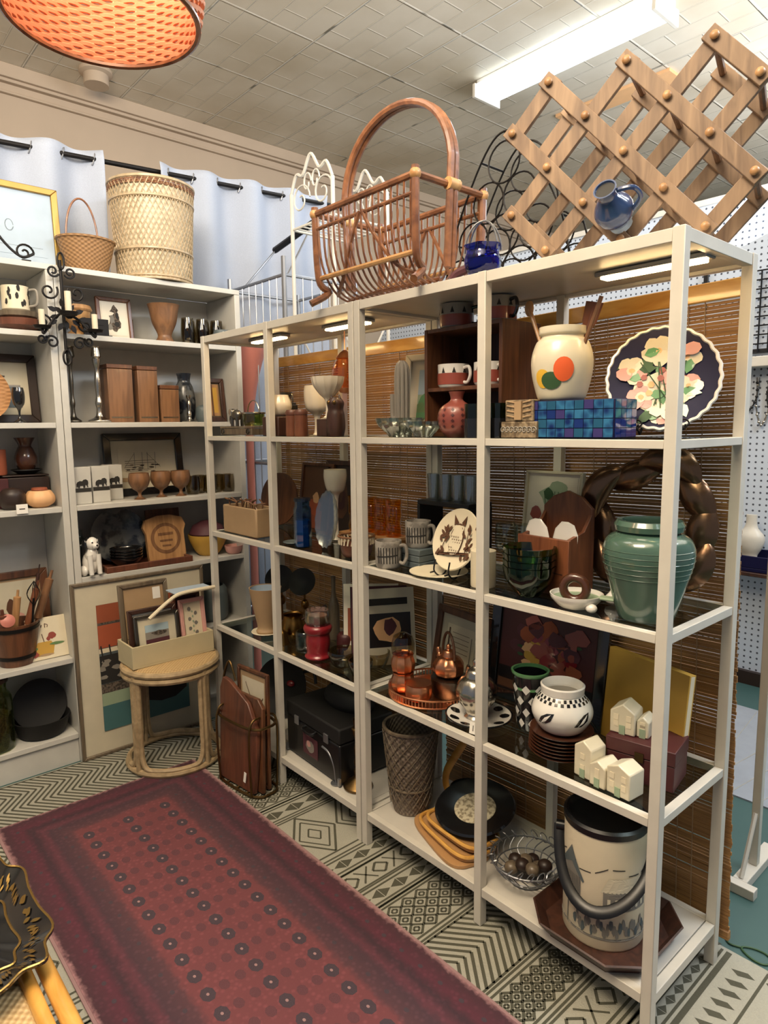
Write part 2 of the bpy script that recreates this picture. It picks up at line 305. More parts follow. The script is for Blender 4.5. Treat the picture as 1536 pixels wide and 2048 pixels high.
# fluorescent fixture
def fixture(x, y, label):
    t = thing('fluorescent_light', label, 'ceiling light', (x, y, 3.5))
    MB().bb(-.62, .62, -.09, .09, .07, .12).build('housing', 'white_paint', t, .004)
    P = [(-.125, .075)]+[(-.125+.25*k/12, .075-.07*sin(pi*k/12)**.5) for k in range(1, 12)]+[(.125, .075)]
    MB().prism(P, -.6, .6, 'yz').build('diffuser', 'tube_lamp', t)
    for s in (-1, 1): MB().bb(s*.61-.012, s*.61+.012, -.13, .13, -.002, .085).build('end_cap', 'white_paint', t, .004)
fixture(-.88, 2.38, 'long bright fluorescent strip light on the tin ceiling above the wine rack')
solo('ceiling_plate', MB().bb(-.5, .35, -.09, .09, 0, .02), 'peach', 'long flat peach coloured panel on ceiling right of the strip light', 'ceiling panel', (-.95, 3.2, 3.6), 0)
# ------------------------------------------------------------------ rugs
mat('rug_cream', (162, 160, 147), .95, bump=(300, .5)); mat('rug_dark', (78, 77, 64), .95, bump=(300, .5))
def pat_rug():
    mb = MB(); X0, X1, Y0, Y1, z = -1.21, 2.0, -1.35, .42, .0052
    mb.bb(X0, X1, Y0, Y1, 0, .005, 0)
    def pl(pts, w=.006):
        for (ax, ay), (bx, by) in zip(pts, pts[1:]):
            if not (X0 < min(ax, bx) and max(ax, bx) < X1): continue
            if max(ay, by) > Y1-.004 or min(ay, by) < Y0+.004: continue
            mb.add([(p[0], p[1], z) for p in ln(ax, ay, bx, by, w)], [(0, 1, 2, 3)], 1)
    def vl(x, w=.007): mb.add([(x-w/2, Y0+.01, z), (x+w/2, Y0+.01, z), (x+w/2, Y1-.01, z), (x-w/2, Y1-.01, z)], [(0, 1, 2, 3)], 1)
    def chev(a, b, n=2, pitch=.026, w=.009):
        s = (b-a)/n; y = Y0-.2
        while y < Y1: 
            for k in range(n): pl([(a+s*k, y), (a+s*(k+.5), y+s*.42), (a+s*(k+1), y)], w)
            y += pitch
        vl(a); vl(b)
    def grid(a, b, n):
        s = (b-a)/n; y = Y0
        while y < Y1:
            for k in range(n):
                x = a+s*(k+.5); c = y+s*.6
                pl([(x-s*.48, c), (x, c+s*.58), (x+s*.48, c), (x, c-s*.58), (x-s*.48, c)], .0075); pl([(x-s*.2, c), (x, c+s*.24), (x+s*.2, c), (x, c-s*.24), (x-s*.2, c)], .006)
                c += s*.6; x = a+s*k
                if k: pl([(x-s*.2, c), (x, c+s*.24), (x+s*.2, c), (x, c-s*.24), (x-s*.2, c)], .006)
            y += s*1.2
        vl(a-.006); vl(b+.006); vl(a-.02); vl(b+.02)
    def xd(a, b):
        s = b-a; m = (a+b)/2; y = Y0; i = 0
        while y < Y1:
            if i % 2: pl([(a+.1*s, y), (b-.1*s, y+s*.7)]); pl([(b-.1*s, y), (a+.1*s, y+s*.7)])
            else: pl([(a+.15*s, y+s*.35), (m, y+s*.75), (b-.15*s, y+s*.35), (m, y-.05*s), (a+.15*s, y+s*.35)], .008)
            i += 1; y += s*.78
        vl(a-.004); vl(b+.004)
    def tri(a, b):
        s = b-a; y = Y0; f = 0
        while y < Y1:
            q = [(a+.1*s, y), (b-.1*s, y), ((a+b)/2, y+s*.7)] if f else [(a+.1*s, y+s*.7), (b-.1*s, y+s*.7), ((a+b)/2, y)]
            mb.add([(p[0], p[1], z) for p in q], [(0, 1, 2)], 1); f = 1-f; y += s*.75
        vl(a-.004); vl(b+.004); vl(a-.018); vl(b+.018)
    def big(a, b):
        s = b-a; m = (a+b)/2; y = Y0
        while y < Y1:
            for q, w in ((1, .008), (.72, .006), (.3, .006)): pl([(m-s*.48*q, y), (m, y+s*.34*q), (m+s*.48*q, y), (m, y-s*.34*q), (m-s*.48*q, y)], w)
            y += s*.72
        vl(a); vl(b)
    chev(-1.2, -.62, 3); grid(-.58, -.40, 4); tri(-.36, -.30); big(-.27, -.02); tri(.02, .07); xd(.095, .17); tri(.2, .25); grid(.285, .42, 3)
    chev(.45, .655, 1); grid(.685, .785, 3); xd(.82, .90); vl(.92); vl(.935); tri(.955, .985); vl(1.01)
    y = Y0+.03
    while y < Y1-.03: mb.add([(p[0], p[1], z) for p in [(1.03, y), (1.05, y-.012), (1.085, y+.004), (1.065, y+.014)]], [(0, 1, 2, 3)], 1); y += .042
    big(1.1, 1.5); chev(1.55, 1.95, 2)
    o = solo('patterned_rug', mb, ['rug_cream', 'rug_dark'], 'large cream and dark green rug of chevron and diamond bands under the shelves', 'rug')
pat_rug()
def runner():
    X0, X1, Y0, Y1 = -.9, 2.0, -.892, -.172
    m = mat('runner_pile', (110, 50, 56), .95); nt = m.node_tree; b = nt.nodes['Principled BSDF']; N = nt.nodes.new; L = nt.links.new
    tc = N('ShaderNodeTexCoord'); sp = N('ShaderNodeSeparateXYZ'); L(tc.outputs['Object'], sp.inputs[0])
    def mth(op, a, c):
        n = N('ShaderNodeMath'); n.operation = op
        for i, x in enumerate((a, c)):
            if isinstance(x, (int, float)): n.inputs[i].default_value = x
            else: L(x, n.inputs[i])
        return n.outputs[0]
    d = mth('MINIMUM', mth('MINIMUM', mth('SUBTRACT', sp.outputs[1], Y0), mth('SUBTRACT', Y1, sp.outputs[1])), mth('SUBTRACT', sp.outputs[0], X0))
    ns = N('ShaderNodeTexNoise'); ns.inputs['Scale'].default_value = 55; ns.inputs['Detail'].default_value = 4; L(tc.outputs['Object'], ns.inputs[0])
    vo = N('ShaderNodeTexVoronoi'); vo.inputs['Scale'].default_value = 62; L(tc.outputs['Object'], vo.inputs['Vector'])
    d2 = mth('ADD', d, mth('MULTIPLY', mth('SUBTRACT', ns.outputs[0], .5), .03))
    r = N('ShaderNodeValToRGB'); e = r.color_ramp.elements; e[0].position = 0; e[0].color = C(150, 110, 112); e[1].position = .012; e[1].color = C(70, 42, 50)
    for p_, c_ in ((.06, (86, 42, 54)), (.085, (60, 40, 48)), (.115, (92, 50, 60)), (.135, (70, 48, 56)), (.185, (84, 54, 60)), (.20, (112, 61, 65)), (.36, (110, 60, 64))):
        q = e.new(p_); q.color = C(*c_)
    L(d2, r.inputs[0])
    sp2 = N('ShaderNodeValToRGB'); sp2.color_ramp.elements[0].position = .1; sp2.color_ramp.elements[0].color = (1.35, 1.3, 1.35, 1); sp2.color_ramp.elements[1].position = .45; sp2.color_ramp.elements[1].color = (.8, .8, .82, 1); L(vo.outputs[0], sp2.inputs[0])
    mx = N('ShaderNodeMix'); mx.data_type = 'RGBA'; mx.blend_type = 'MULTIPLY'; mx.inputs[0].default_value = .5; L(r.outputs[0], mx.inputs[6]); L(sp2.outputs[0], mx.inputs[7]); L(mx.outputs[2], b.inputs['Base Color'])
    bp = N('ShaderNodeBump'); bp.inputs['Strength'].default_value = .5; bp.inputs['Distance'].default_value = .003; L(ns.outputs[0], bp.inputs['Height']); L(bp.outputs[0], b.inputs['Normal'])
    mat('medallion', (66, 54, 62), .95, bump=(260, .5)); mat('medallion_faint', (90, 54, 60), .95, bump=(260, .5)); mat('rug_edge', (150, 118, 118), .95)
    mb = MB().bb(X0, X1, Y0, Y1, .0055, .011, 0)
    for y0, y1, x0, x1 in ((Y0-.008, Y0, X0, X1), (Y1, Y1+.008, X0, X1)): mb.bb(x0, x1, y0, y1, .0055, .01, 3)
    oc = lambda x, y, r: [(x+r*1.1*cos(pi/8+pi/4*k), y+r*.85*sin(pi/8+pi/4*k), .0113) for k in range(8)]
    x = X0+.25; i = 0
    while x < X1-.2:
        for j in range(7):
            y = -.665+j*.0445; strong = j in (0, 3, 6)
            mb.add(oc(x, y, .022 if strong else .016), [tuple(range(8))], 1 if strong else 2)
            if strong: mb.add([(a, b_, c_+.0003) for a, b_, c_ in oc(x, y, .0045)], [tuple(range(8))], 3)
        x += .072; i += 1
    for j in range(40):
        for y in (Y0+.05, Y1-.05, Y0+.165, Y1-.165): mb.add(oc(X0+.07+j*.07, y, .007), [tuple(range(8))], 1)
    solo('runner_rug', mb, ['runner_pile', 'medallion', 'medallion_faint', 'rug_edge'], 'worn dark red runner rug with rows of small medallions on the aisle floor', 'rug')
runner()
mb = MB().bb(-.3, 1.2, 1.2, 2.05, 0, .006, 0)
for k in range(14): mb.tube([(-.2+k*.1, 1.22, .0065), (-.15+k*.1, 1.6, .0065), (-.2+k*.1, 2.03, .0065)], .004, 4, m=1, flat=.3)
mat('rug_grey', (150, 156, 166), .95); solo('grey_rug', mb, ['rug_grey', 'white_paint'], 'pale grey rug with white trellis lines on the teal floor behind the shelves', 'rug')
# ------------------------------------------------------------------ white metal shelf units
ZB, Z3, Z2, Z1, ZT = .119, .537, .945, 1.345, 1.751
def unit(x0, label):
    t = thing('shelf_unit', label, 'shelf unit', (x0, 0, 0), 0, 'white metal and glass shelf units'); w = .996; p = .025; D = .36; e = .0008
    for px in (0, (w-p)/2, w-p):
        for py in (0, D-p): MB().bb(px, px+p, py, py+p, .0056, 1.75).build('post', 'white_paint', t, .0015)
    for z, h in ((.119, .024), (Z3, .02), (Z2, .02), (Z1, .018), (1.75, .026)):
        for a, b in ((p, (w-p)/2), ((w+p)/2, w-p)):
            for y in (.002, D-p+.002): MB().bb(a+e, b-e, y, y+p-.004, z-h-.001, z-.001).build('rail', 'white_paint', t, .0012)
        for x in (.002, w-p+.002): MB().bb(x, x+p-.004, p+e, D-p-e, z-h-.001, z-.001).build('side_rail', 'white_paint', t, .0012)
    for z, n in ((.117, 'bottom_panel'), (1.747, 'top_panel')): MB().bb(p+e, w-p-e, p-.002, D-p+.002, z-.016, z).build(n, 'white_board', t, .001)
    for z in (Z3, Z2, Z1): MB().bb(p+e, w-p-e, p+e, D-p-e, z-.008, z-.001).build('glass_shelf', 'shelf_glass', t)
unit(0, 'near white metal shelf unit with glass shelves under the wooden wine rack'); unit(-1.0, 'far white metal shelf unit with glass shelves next to the bookcase')
def led(x, y, L, label, rz=0):
    t = thing('light_bar', label, 'shelf light', (x, y, 1.716), rz, 'light bars under the shelf tops')
    MB().bb(-L/2, L/2, -.022, .022, .002, .014).build('body', 'steel', t, .003); MB().bb(-L/2+.012, L/2-.012, -.016, .016, -.004, .002).build('diffuser', 'warm_lamp', t, .002)
led(.845, .17, .26, 'lit light bar under the top near the right end'); led(-.23, .16, .24, 'lit light bar under the far unit top beside the middle posts'); led(-.7, .14, .24, 'lit light bar at the far left end under the unit top')
# ------------------------------------------------------------------ bamboo blinds
def blind_mat():
    m = wood('blind', (128, 90, 54), (186, 142, 88), 3, (.25, 1, 34), .6, 0)
blind_mat()
def blind(x0, x1, label):
    w = x1-x0; t = thing('bamboo_blind', label, 'blind', (x0, .395, 0), 0, 'woven bamboo blinds behind the shelf units'); t.rotation_euler = (0, rad(-1.4 if x0 > 0 else 0), 0); s = MB(); z = .045; k = 0
    r = random.Random(int(x0*100)+400)
    while z < 1.64:
        h = .0080+r.uniform(-.0009, .0009); d = r.uniform(-.0015, .0015); s.bb(r.uniform(0, .004), w-r.uniform(0, .004), d, d+.003, z, z+h); z += .0093
    s.build('slats', 'blind', t, smooth=False); MB().bb(0, w, -.008, .014, 1.645, 1.69).build('head_rail', 'bamboo', t, .003); MB().bb(0, w, -.006, .01, .025, .05).build('bottom_rail', 'blind', t, .003)
    c = MB()
    for f in (.08, .12, .32, .36, .6, .64, .86, .9): c.bb(w*f-.0012, w*f+.0012, -.0035, -.002, .04, 1.65)
    c.build('cords', 'tan', t, smooth=False)
blind(-1.07, -.085, 'bamboo slat blind hanging behind the far shelf unit'); blind(.015, 1.01, 'bamboo slat blind hanging behind the near shelf unit')
solo('cord_loop', MB().tube([(.035*cos(b), .022*sin(b)*(1+.3*cos(b)), .003) for b in [2*pi*k/24 for k in range(24)]], .0025, 6, True).tube(cr([(-.034, 0, .003), (-.06, -.01, .003), (-.075, .0, .003)], 4), .0025, 6), 'leaf_dark', 'thin olive cord loop lying on the teal floor beside the near blind', 'cord', (1.055, .455, 0))
# ------------------------------------------------------------------ bookcases
SZ = (.125, .45, .775, 1.072, 1.405, 1.752, 2.005)
def bookcase(y0, y1, label, skip=None):
    t = thing('bookcase', label, 'bookcase', (-1.5, y0, 0), 0, 'white bookcases'); w = y1-y0; d = .28
    for a in (0, w-.026): MB().bb(0, d, a, a+.026, 0, 1.983).build('side_panel', 'shelf_white', t, .0015)
    for k, z in enumerate(SZ):
        if skip == k: continue
        MB().bb(.006, d-.002 if k < 6 else d, .0265 if k < 6 else 0, w-.0265 if k < 6 else w, z-.021, z).build('shelf' if k < 6 else 'top_panel', 'shelf_white', t, .0015)
    MB().bb(0, .005, .027, w-.027, .0, 1.983).build('back_panel', 'shelf_white', t); MB().bb(d-.03, d-.012, .027, w-.027, 0, .103).build('plinth', 'shelf_white', t)
bookcase(-.486, .315, 'white bookcase with pictures and wooden canisters beside the far shelf unit'); bookcase(-1.29, -.4885, 'white bookcase at the left edge holding the tool bucket', 2)
# ------------------------------------------------------------------ curtain and rod
mat('curtain', (164, 172, 188), .85, bump=(220, .15))
rod = lambda y: 2.555+(y+.55)*.052
t = thing('curtain_rod', 'thin black curtain rod high behind the bookcases', 'curtain rod', (-1.62, 0, 0))
MB().tube([(0, -1.5, rod(-1.5)), (0, 1.2, rod(1.2))], .011, 10).build('rod', 'iron', t); MB().ball((0, 1.225, rod(1.22)), .024).build('finial', 'iron', t)
def curtain(y0, y1, label, ph):
    t = thing('curtain', label, 'curtain', (-1.62, 0, 0), 0, 'white curtains on the black rod'); n = int((y1-y0)/.012); vs = []; fs = []; zs = (.3, 1.0, 1.6, 2.0, 2.3, -1, -2)
    for i in range(n+1):
        y = y0+(y1-y0)*i/n
        for j, z in enumerate(zs):
            zz = rod(y)+(.0 if z == -1 else .04) if z < 0 else z
            a = .034*sin(2*pi*(y-y0)/.26+ph)*(1 if z < 0 else .75)+.006*sin(23*y+z*2); vs.append((a, y, zz))
    for i in range(n):
        for j in range(len(zs)-1): a = i*len(zs)+j; fs.append((a, a+1, a+len(zs)+1, a+len(zs)))
    o = MB().add(vs, fs).build('cloth', 'curtain', t, angle=80); sm = o.modifiers.new('thickness', 'SOLIDIFY'); sm.thickness = .0015
    y = y0
    while y < y1:
        for q in (0, .5):
            yy = y+.26*q-ph/(2*pi)*.26
            if y0 < yy < y1: MB().tube([(.0+.026*cos(a)*.3, yy+.02*sin(a)*.35, rod(yy)+.026*sin(a)) for a in [2*pi*k/14 for k in range(14)]], .003, 5, True).build('grommet', 'steel', t)
        y += .26
curtain(-1.45, -.13, 'white grommet curtain panel left of the tall wicker basket', .4); curtain(.13, 1.12, 'white grommet curtain panel right of the tall wicker basket', 2.0)
# ------------------------------------------------------------------ background beyond the shelves
def peg_mat():
    m = mat('pegboard', (192, 204, 220), .6); nt = m.node_tree; b = nt.nodes['Principled BSDF']; N = nt.nodes.new; L = nt.links.new
    tc = N('ShaderNodeTexCoord'); mp = N('ShaderNodeMapping'); mp.inputs['Scale'].default_value = (32, 1, 32); L(tc.outputs['Object'], mp.inputs[0])
    fr = N('ShaderNodeVectorMath'); fr.operation = 'FRACTION'; L(mp.outputs[0], fr.inputs[0]); su = N('ShaderNodeVectorMath'); su.operation = 'MULTIPLY_ADD'; L(fr.outputs[0], su.inputs[0]); su.inputs[1].default_value = (1, 0, 1); su.inputs[2].default_value = (-.5, 0, -.5)
    le = N('ShaderNodeVectorMath'); le.operation = 'LENGTH'; L(su.outputs[0], le.inputs[0]); lt = N('ShaderNodeMath'); lt.operation = 'LESS_THAN'; L(le.outputs['Value'], lt.inputs[0]); lt.inputs[1].default_value = .17
    mx = N('ShaderNodeMix'); mx.data_type = 'RGBA'; L(lt.outputs[0], mx.inputs[0]); mx.inputs[6].default_value = C(196, 206, 220); mx.inputs[7].default_value = C(70, 76, 88); L(mx.outputs[2], b.inputs['Base Color'])
peg_mat()
t = thing('pegboard_partition', 'pale blue pegboard partition standing beyond the bamboo blinds', 'pegboard', (0, 2.4, 0))
for k in range(4): MB().bb(-2.6+k*.83, -1.775+k*.83, 0, .02, .04, 2.5).build('board', 'pegboard', t)
MB().bb(-2.6, .72, .02, .08, 0, 2.5).build('backing', 'white_paint', t); MB().bb(-2.6, .72, -.01, .09, 2.5, 2.53).build('cap_rail', 'white_paint', t); MB().bb(-2.6, .72, -.03, 0, 0, .07).build('kick_board', 'dark_wood_paint', t)
t = thing('wire_grid', 'black wire grid hanging on the pale pegboard above the white ledge', 'wire grid', (.24, 2.37, 1.72)); m = MB()
for k in range(9): m.tube([(k*.045, 0, 0), (k*.045, 0, .4)], .004, 5)
for k in range(10): m.tube([(0, .005, k*.0445), (.36, .005, k*.0445)], .004, 5)
m.build('wires', 'black', t); MB().bb(0, .36, .008, .02, .0, .02).build('hook_bar', 'black', t)
solo('display_ledge', MB().bb(0, .5, 0, .12, 0, .05), 'white_paint', 'white ledge on the pegboard below the black wire grid', 'ledge', (.2, 2.27, 1.645), 0, None, .004)
for k, (dx, l, mt, lab) in enumerate(((.06, .16, 'black', 'short black bead necklace'), (.12, .24, 'silver', 'long silver chain necklace'), (.17, .19, 'ink', 'dark bead necklace of middle length'), (.23, .28, 'pewter', 'longest grey bead necklace'))):
    m = MB(); P = cr([(-.025, 0, .0), (-.03, -.004, -l*.6), (0, -.008, -l), (.03, -.004, -l*.6), (.025, 0, .0)], 6); m.tube(P, .004, 5)
    for q in P[2:-2:2]: m.ball(q, .008, seg=8)
    solo('necklace', m, mt, lab+' hanging on the pegboard under the ledge', 'necklace', (.2+dx, 2.385, 1.6), 0, 'necklaces on the pegboard')
solo('display_shelf', MB().bb(0, .45, -.16, 0, -.02, 0), 'dark_walnut', 'dark brown display shelf low on the pegboard behind right post', 'shelf', (.22, 2.39, .63), 0, None, .003)
m = MB().bb(0, .3, -.13, 0, 0, .02).bb(0, .3, -.13, -.12, .02, .08).bb(0, .3, -.01, 0, .02, .1); solo('jewelry_tray', m, 'navy', 'navy blue jewelry tray on the dark display shelf', 'tray', (.25, 2.375, .63), 0, None, .003)
solo('necklace_bust', MB().lathe(smooth_prof([(.05, 0), (.055, .02), (.035, .05), (.06, .1), (.065, .15), (.03, .2), (.026, .26)])+[(0, .26)], 20, sy=.6), 'white_paint', 'white necklace bust standing in the navy tray', 'display bust', (.33, 2.3, .653))
t = thing('grid_stand', 'white metal stand upright on a braced foot behind the right shelf end', 'stand', (.925, .80, 0))
MB().bb(-.012, .012, -.012, .012, .03, 1.72).build('upright', 'white_paint', t, .002); MB().bb(-.02, .02, -.1095, .14, 0, .03).bb(-.05, .05, -.14, -.11, 0, .03).build('foot', 'white_paint', t, .002)
MB().tube([(0, -.1, .03), (0, -.012, .2)], .007, 6).build('brace', 'white_paint', t)
for z in (1.69, 1.05): MB().tube([(0, 0, z), (.06, -.03, z)], .005, 6).build('peg', 'white_paint', t)
t = thing('hanging_hook', 'small black hooks hanging on the pegboard above the right blind', 'hook', (.012, 2.37, 2.03)); MB().bb(-.012, .012, 0, .01, 0, .14).build('plate', 'black', t, .002); MB().tube(cr([(.0, 0, .03), (.0, -.04, .0), (.0, -.05, .04)], 5), .005, 6).build('hook', 'black', t)
# white scrolled étagère and grey wire tower behind the far unit
t = thing('iron_etagere', 'tall white iron etagere with scrolled crest behind the far shelf unit', 'etagere', (-.85, .47, 0))
for a in (-.15, .15):
    for b in (0, .3): MB().tube([(a, b, 0), (a, b, 2.4)], .009, 8).build('post', 'shelf_white', t)
for z in (.35, .85, 1.35, 1.85, 2.25):
    m = MB().tube([(-.15, 0, z), (.15, 0, z), (.15, .3, z), (-.15, .3, z)], .006, 6, True)
    for k in range(7): m.tube([(-.12+k*.04, 0, z), (-.12+k*.04, .3, z)], .003, 5)
    m.build('wire_shelf', 'shelf_white', t)
for b in (0, .3):
    m = MB().tube([(p[0], b, p[1]) for p in cr([(-.15, 2.4, 0), (-.11, 2.47, 0), (-.06, 2.46, 0), (0, 2.53, 0), (.06, 2.46, 0), (.11, 2.47, 0), (.15, 2.4, 0)], 6)], .007, 6)
    for s in (-1, 1): m.tube([(s*.08+x, b, 2.36+z) for x, z in spiral(1.3, .07, .015)], .004, 5); m.tube([(s*.03+x*.6, b, 2.42+z*.9) for x, z in spiral(1.0, .05, .02)], .004, 5)
    m.build('crest', 'shelf_white', t)
for a in (-.15, .15):
    m = MB()
    for z in (.35, .85, 1.35): m.tube([(a, 0, z), (a, .3, z+.5)], .005, 6); m.tube([(a, .3, z), (a, 0, z+.5)], .005, 6)
    m.build('side_brace', 'shelf_white', t)
t = thing('wire_tower', 'open grey metal wire tower behind the far left shelf corner', 'wire stand', (-1.565, .46, 0))
for a, b, h in ((0, 0, 2.13), (.5, 0, 2.15), (0, .42, 2.1), (.5, .42, 2.1)): MB().tube([(a, b, 0), (a, b, h)], .012, 8).build('post', 'steel', t)
for z in (2.07, 1.2, .4): MB().tube([(0, 0, z), (.5, 0, z), (.5, .42, z), (0, .42, z)], .008, 6, True).build('rail', 'steel', t)
m = MB()
for k in range(1, 8): m.tube([(k*.0625, 0, .4), (k*.0625, 0, 2.07)], .003, 5); m.tube([(.5, k*.052, .4), (.5, k*.052, 2.07)], .003, 5)
m.build('wires', 'steel', t)
h = MB().tube([(.12, .2, 2.28), (.46, .2, 2.34)], .016, 8).build('handle', 'iron', t); MB().tube([(.13, .2, 2.28), (.1, .02, 2.07)], .005, 6).build('handle_stay', 'steel', h); MB().tube([(.45, .2, 2.33), (.5, .02, 2.07)], .005, 6).build('handle_stay', 'steel', h)
t = thing('torchiere_lamp', 'tall pink torchiere lamp with a flared shade behind the far unit', 'floor lamp', (-1.38, .435, 0))
MB().lathe([(0, 0), (.098, 0), (.098, .015), (.03, .03), (0, .03)], 28).build('base', 'pink_glaze', t); MB().lathe([(0, .03), (.02, .03), (.02, 1.36), (0, 1.36)], 16).build('pole', 'pink_glaze', t)
MB().lathe(vessel(smooth_prof([(.022, 1.36), (.03, 1.48), (.055, 1.62), (.1, 1.775)]), .004), 32).build('shade', 'pink_glaze', t)
# ------------------------------------------------------------------ pendant lamp
mat('pendant_wicker', (230, 158, 122), .6, bump=(40, .2))
t = thing('pendant_lamp', 'orange wicker drum pendant lamp hanging over the aisle at upper left', 'pendant lamp', (.272, -.80, 2.125)); R0 = .172; H = .3
sh = MB(); R1 = random.Random(3); vs = []; fs = []
rr = lambda z: R0*(1+.10*sin(pi*z/H)-.02)
for i in range(34):
    z = .008+i*(H-.014)/34; ph = (i % 2)*pi
    sh.tube([((rr(z)+.0035*sin(26*a+ph))*cos(a), (rr(z)+.0035*sin(26*a+ph))*sin(a), z+R1.uniform(-.0006, .0006)) for a in [2*pi*k/156 for k in range(156)]], .0049, 5, True, flat=.9)
s_ = sh.build('shade', 'pendant_wicker', t)
m = MB()
for k in range(26): a = 2*pi*k/26; m.tube([(rr(z)*cos(a), rr(z)*sin(a), z) for z in [H*j/6 for j in range(7)]], .0028, 5)
m.build('stakes', 'pendant_wicker', s_)
MB().tube(ring(R0*.985, .0, 60), .0055, 6, True).tube(ring(R0*.985, H, 60), .006, 6, True).tube(ring(R0*1.09, .11, 60), .003, 5, True).build('rim', 'rattan', t)
m = MB()
for k in range(3): a = 2*pi*k/3; m.tube([(0, 0, H), (R0*.98*cos(a), R0*.98*sin(a), H)], .003, 5)
m.build('spider', 'iron', t); MB().ball((0, 0, .16), .035).build('bulb', 'bulb', t); MB().lathe([(0, .19), (.02, .19), (.02, .26), (0, .26)], 14).build('socket', 'iron', t); MB().tube([(0, 0, .26), (0, 0, 1.495)], .004, 6).build('cord', 'iron', t)
l = bpy.data.lights.new('pendant_glow', 'POINT'); l.energy = 1.0; l.color = (1, .74, .48); l.shadow_soft_size = .04; lo = bpy.data.objects.new('pendant_glow', l); COL.objects.link(lo); lo.location = (.272, -.80, 2.225)
# ================================================================== things on top of the shelf units
def mug(label, loc, r, h, body, rz=0, bands=(), handle=None, group=None, marks=None, name='mug', flare=1.0, cat='mug'):
    t = thing(name, label, cat, loc, rz, group)
    MB().lathe(vessel([(r*.86, 0), (r*.97, .006), (r*flare, h*.5), (r, h)], .003), 28).build('body', body, t)
    for z0, z1, m in bands: MB().lathe([(r*.985+.001, z0), (r*.99*max(1, flare*.99)+.0012, (z0+z1)/2), (r*.99+.001, z1)], 28).build('band', m, t)
    MB().tube(cr([(r*.95, 0, h*.82), (r*1.42, 0, h*.84), (r*1.55, 0, h*.5), (r*1.3, 0, h*.2), (r*.93, 0, h*.22)], 6), h*.05+.0015, 8).build('handle', handle or body, t)
    if marks:
        mm = MB(); f = rfun([(r*.97, .006), (r*flare, h*.5), (r, h)])
        for P in marks: wrap(mm, f, P, 0)
        mm.build('printed_mark', 'ink', t, smooth=False)
    return t
# rattan magazine rack
t = thing('magazine_rack', 'brown rattan magazine rack with a tall hoop handle on the shelf top', 'magazine rack', (.072, .11, ZT))
a, d, zt, zl = .222, .135, .275, .085
for s in (-1, 1): MB().tube([(-a, s*d, zt), (a, s*d, zt)], .010, 8).build('top_rail', 'rattan', t); MB().tube([(-a, s*d*.92, zl), (a, s*d*.92, zl)], .008, 8).build('stretcher', 'pine', t); MB().tube([(-a*.98, s*d*.99, zt-.045), (a*.98, s*d*.99, zt-.045)], .006, 8).build('under_rail', 'rattan', t)
for s in (-1, 1): MB().tube([(s*a, -d, zt), (s*a, d, zt)], .010, 8).build('end_rail', 'rattan', t)
for sx in (-1, 1):
    for sy in (-1, 1): MB().tube(cr([(sx*a, sy*d, zt+.02), (sx*a*.98, sy*d*.95, zl), (sx*a*.94, sy*d*.72, .045), (sx*a*1.04, sy*d*1.12, .008)], 6), .011, 8).build('leg', 'rattan', t); MB().ball((sx*a, sy*d, zt), .016, seg=12).build('corner_binding', 'pine', t)
for k in range(17):
    x = -a*.93+2*a*.93*k/16
    MB().tube(cr([(x, -d, zt), (x*.97, -d*.93, .12), (x*.93, -d*.45, .03), (x*.93, d*.45, .03), (x*.97, d*.93, .12), (x, d, zt)], 6), .0036, 6).build('rib', 'rattan', t)
for s in (-1, 1):
    for sy in (-1, 1): MB().tube(cr([(s*.005, sy*d, zt-.04), (s*.045, sy*d*.98, .17), (s*.12, sy*d*.8, .07), (s*.19, sy*d*.55, .035)], 6), .006, 6).build('bow', 'rattan', t)
    MB().tube(cr([(-a*.9, s*.02, .03), (0, s*.05, .026), (a*.9, s*.02, .03)], 6), .006, 6).build('floor_rod', 'rattan', t)
for o_ in (-.009, .009):
    P = [(-a*.98, o_, .06), (-a*1.02, o_, .25)]+[(-(a+.012)*cos(q), o_, .30+.245*sin(q)**.82) for q in [rad(8+k*164/22) for k in range(23)]]+[(a*1.02, o_, .25), (a*.98, o_, .06)]
    MB().tube(P, .0105, 8).build('handle_rod', 'rattan', t)
for s in (-1, 1): MB().tube([(s*(a+.006), -.02, zt), (s*(a+.006), .02, zt)], .017, 10).build('handle_binding', 'pine', t)
# wooden lattice wine rack
t = thing('wine_rack', 'large folding wooden lattice wine rack on top of the near shelf unit', 'wine rack', (.578, .012, ZT+.022), rad(17)); p, q, dep = .166, .0895, .165
J = lambda i, k: (p*i+(p/2 if k % 2 == 0 else 0), q*k)
def slat(A, B, y):
    (x0, z0), (x1, z1) = A, B; dx, dz = x1-x0, z1-z0; l = math.hypot(dx, dz); ux, uz = dx/l, dz/l
    MB().prism(ln(x0-ux*.019, z0-uz*.019, x1+ux*.018, z1+uz*.018, .033), y, y+.0115).build('slat', 'rack_wood', t, .0015)
for y0, y1 in ((0, .0122), (dep, dep+.0122)):  # two crossed layers in front, two behind
   
    for A, B in (((0, 4), (2, 0)), ((1, 4), (3, 1)), ((2, 4), (3, 3)), ((0, 3), (1, 0)), ((0, 1), (0, 0))): slat(J(*A), J(*B), y0)
    for A, B in (((2, 4), (0, 0)), ((1, 4), (0, 1)), ((0, 4), (0, 3)), ((3, 3), (1, 0)), ((3, 1), (2, 0))): slat(J(*A), J(*B), y1)
for k in range(5):
    for i in range(3 if k % 2 == 0 else 4):
        x, z = J(i, k); MB().tube([(x, -.006, z), (x, dep+.03, z)], .0075, 8).build('dowel', 'teak', t); MB().ball((x, -.006, z), (.009, .005, .009), seg=10).build('peg_cap', 'oak', t)
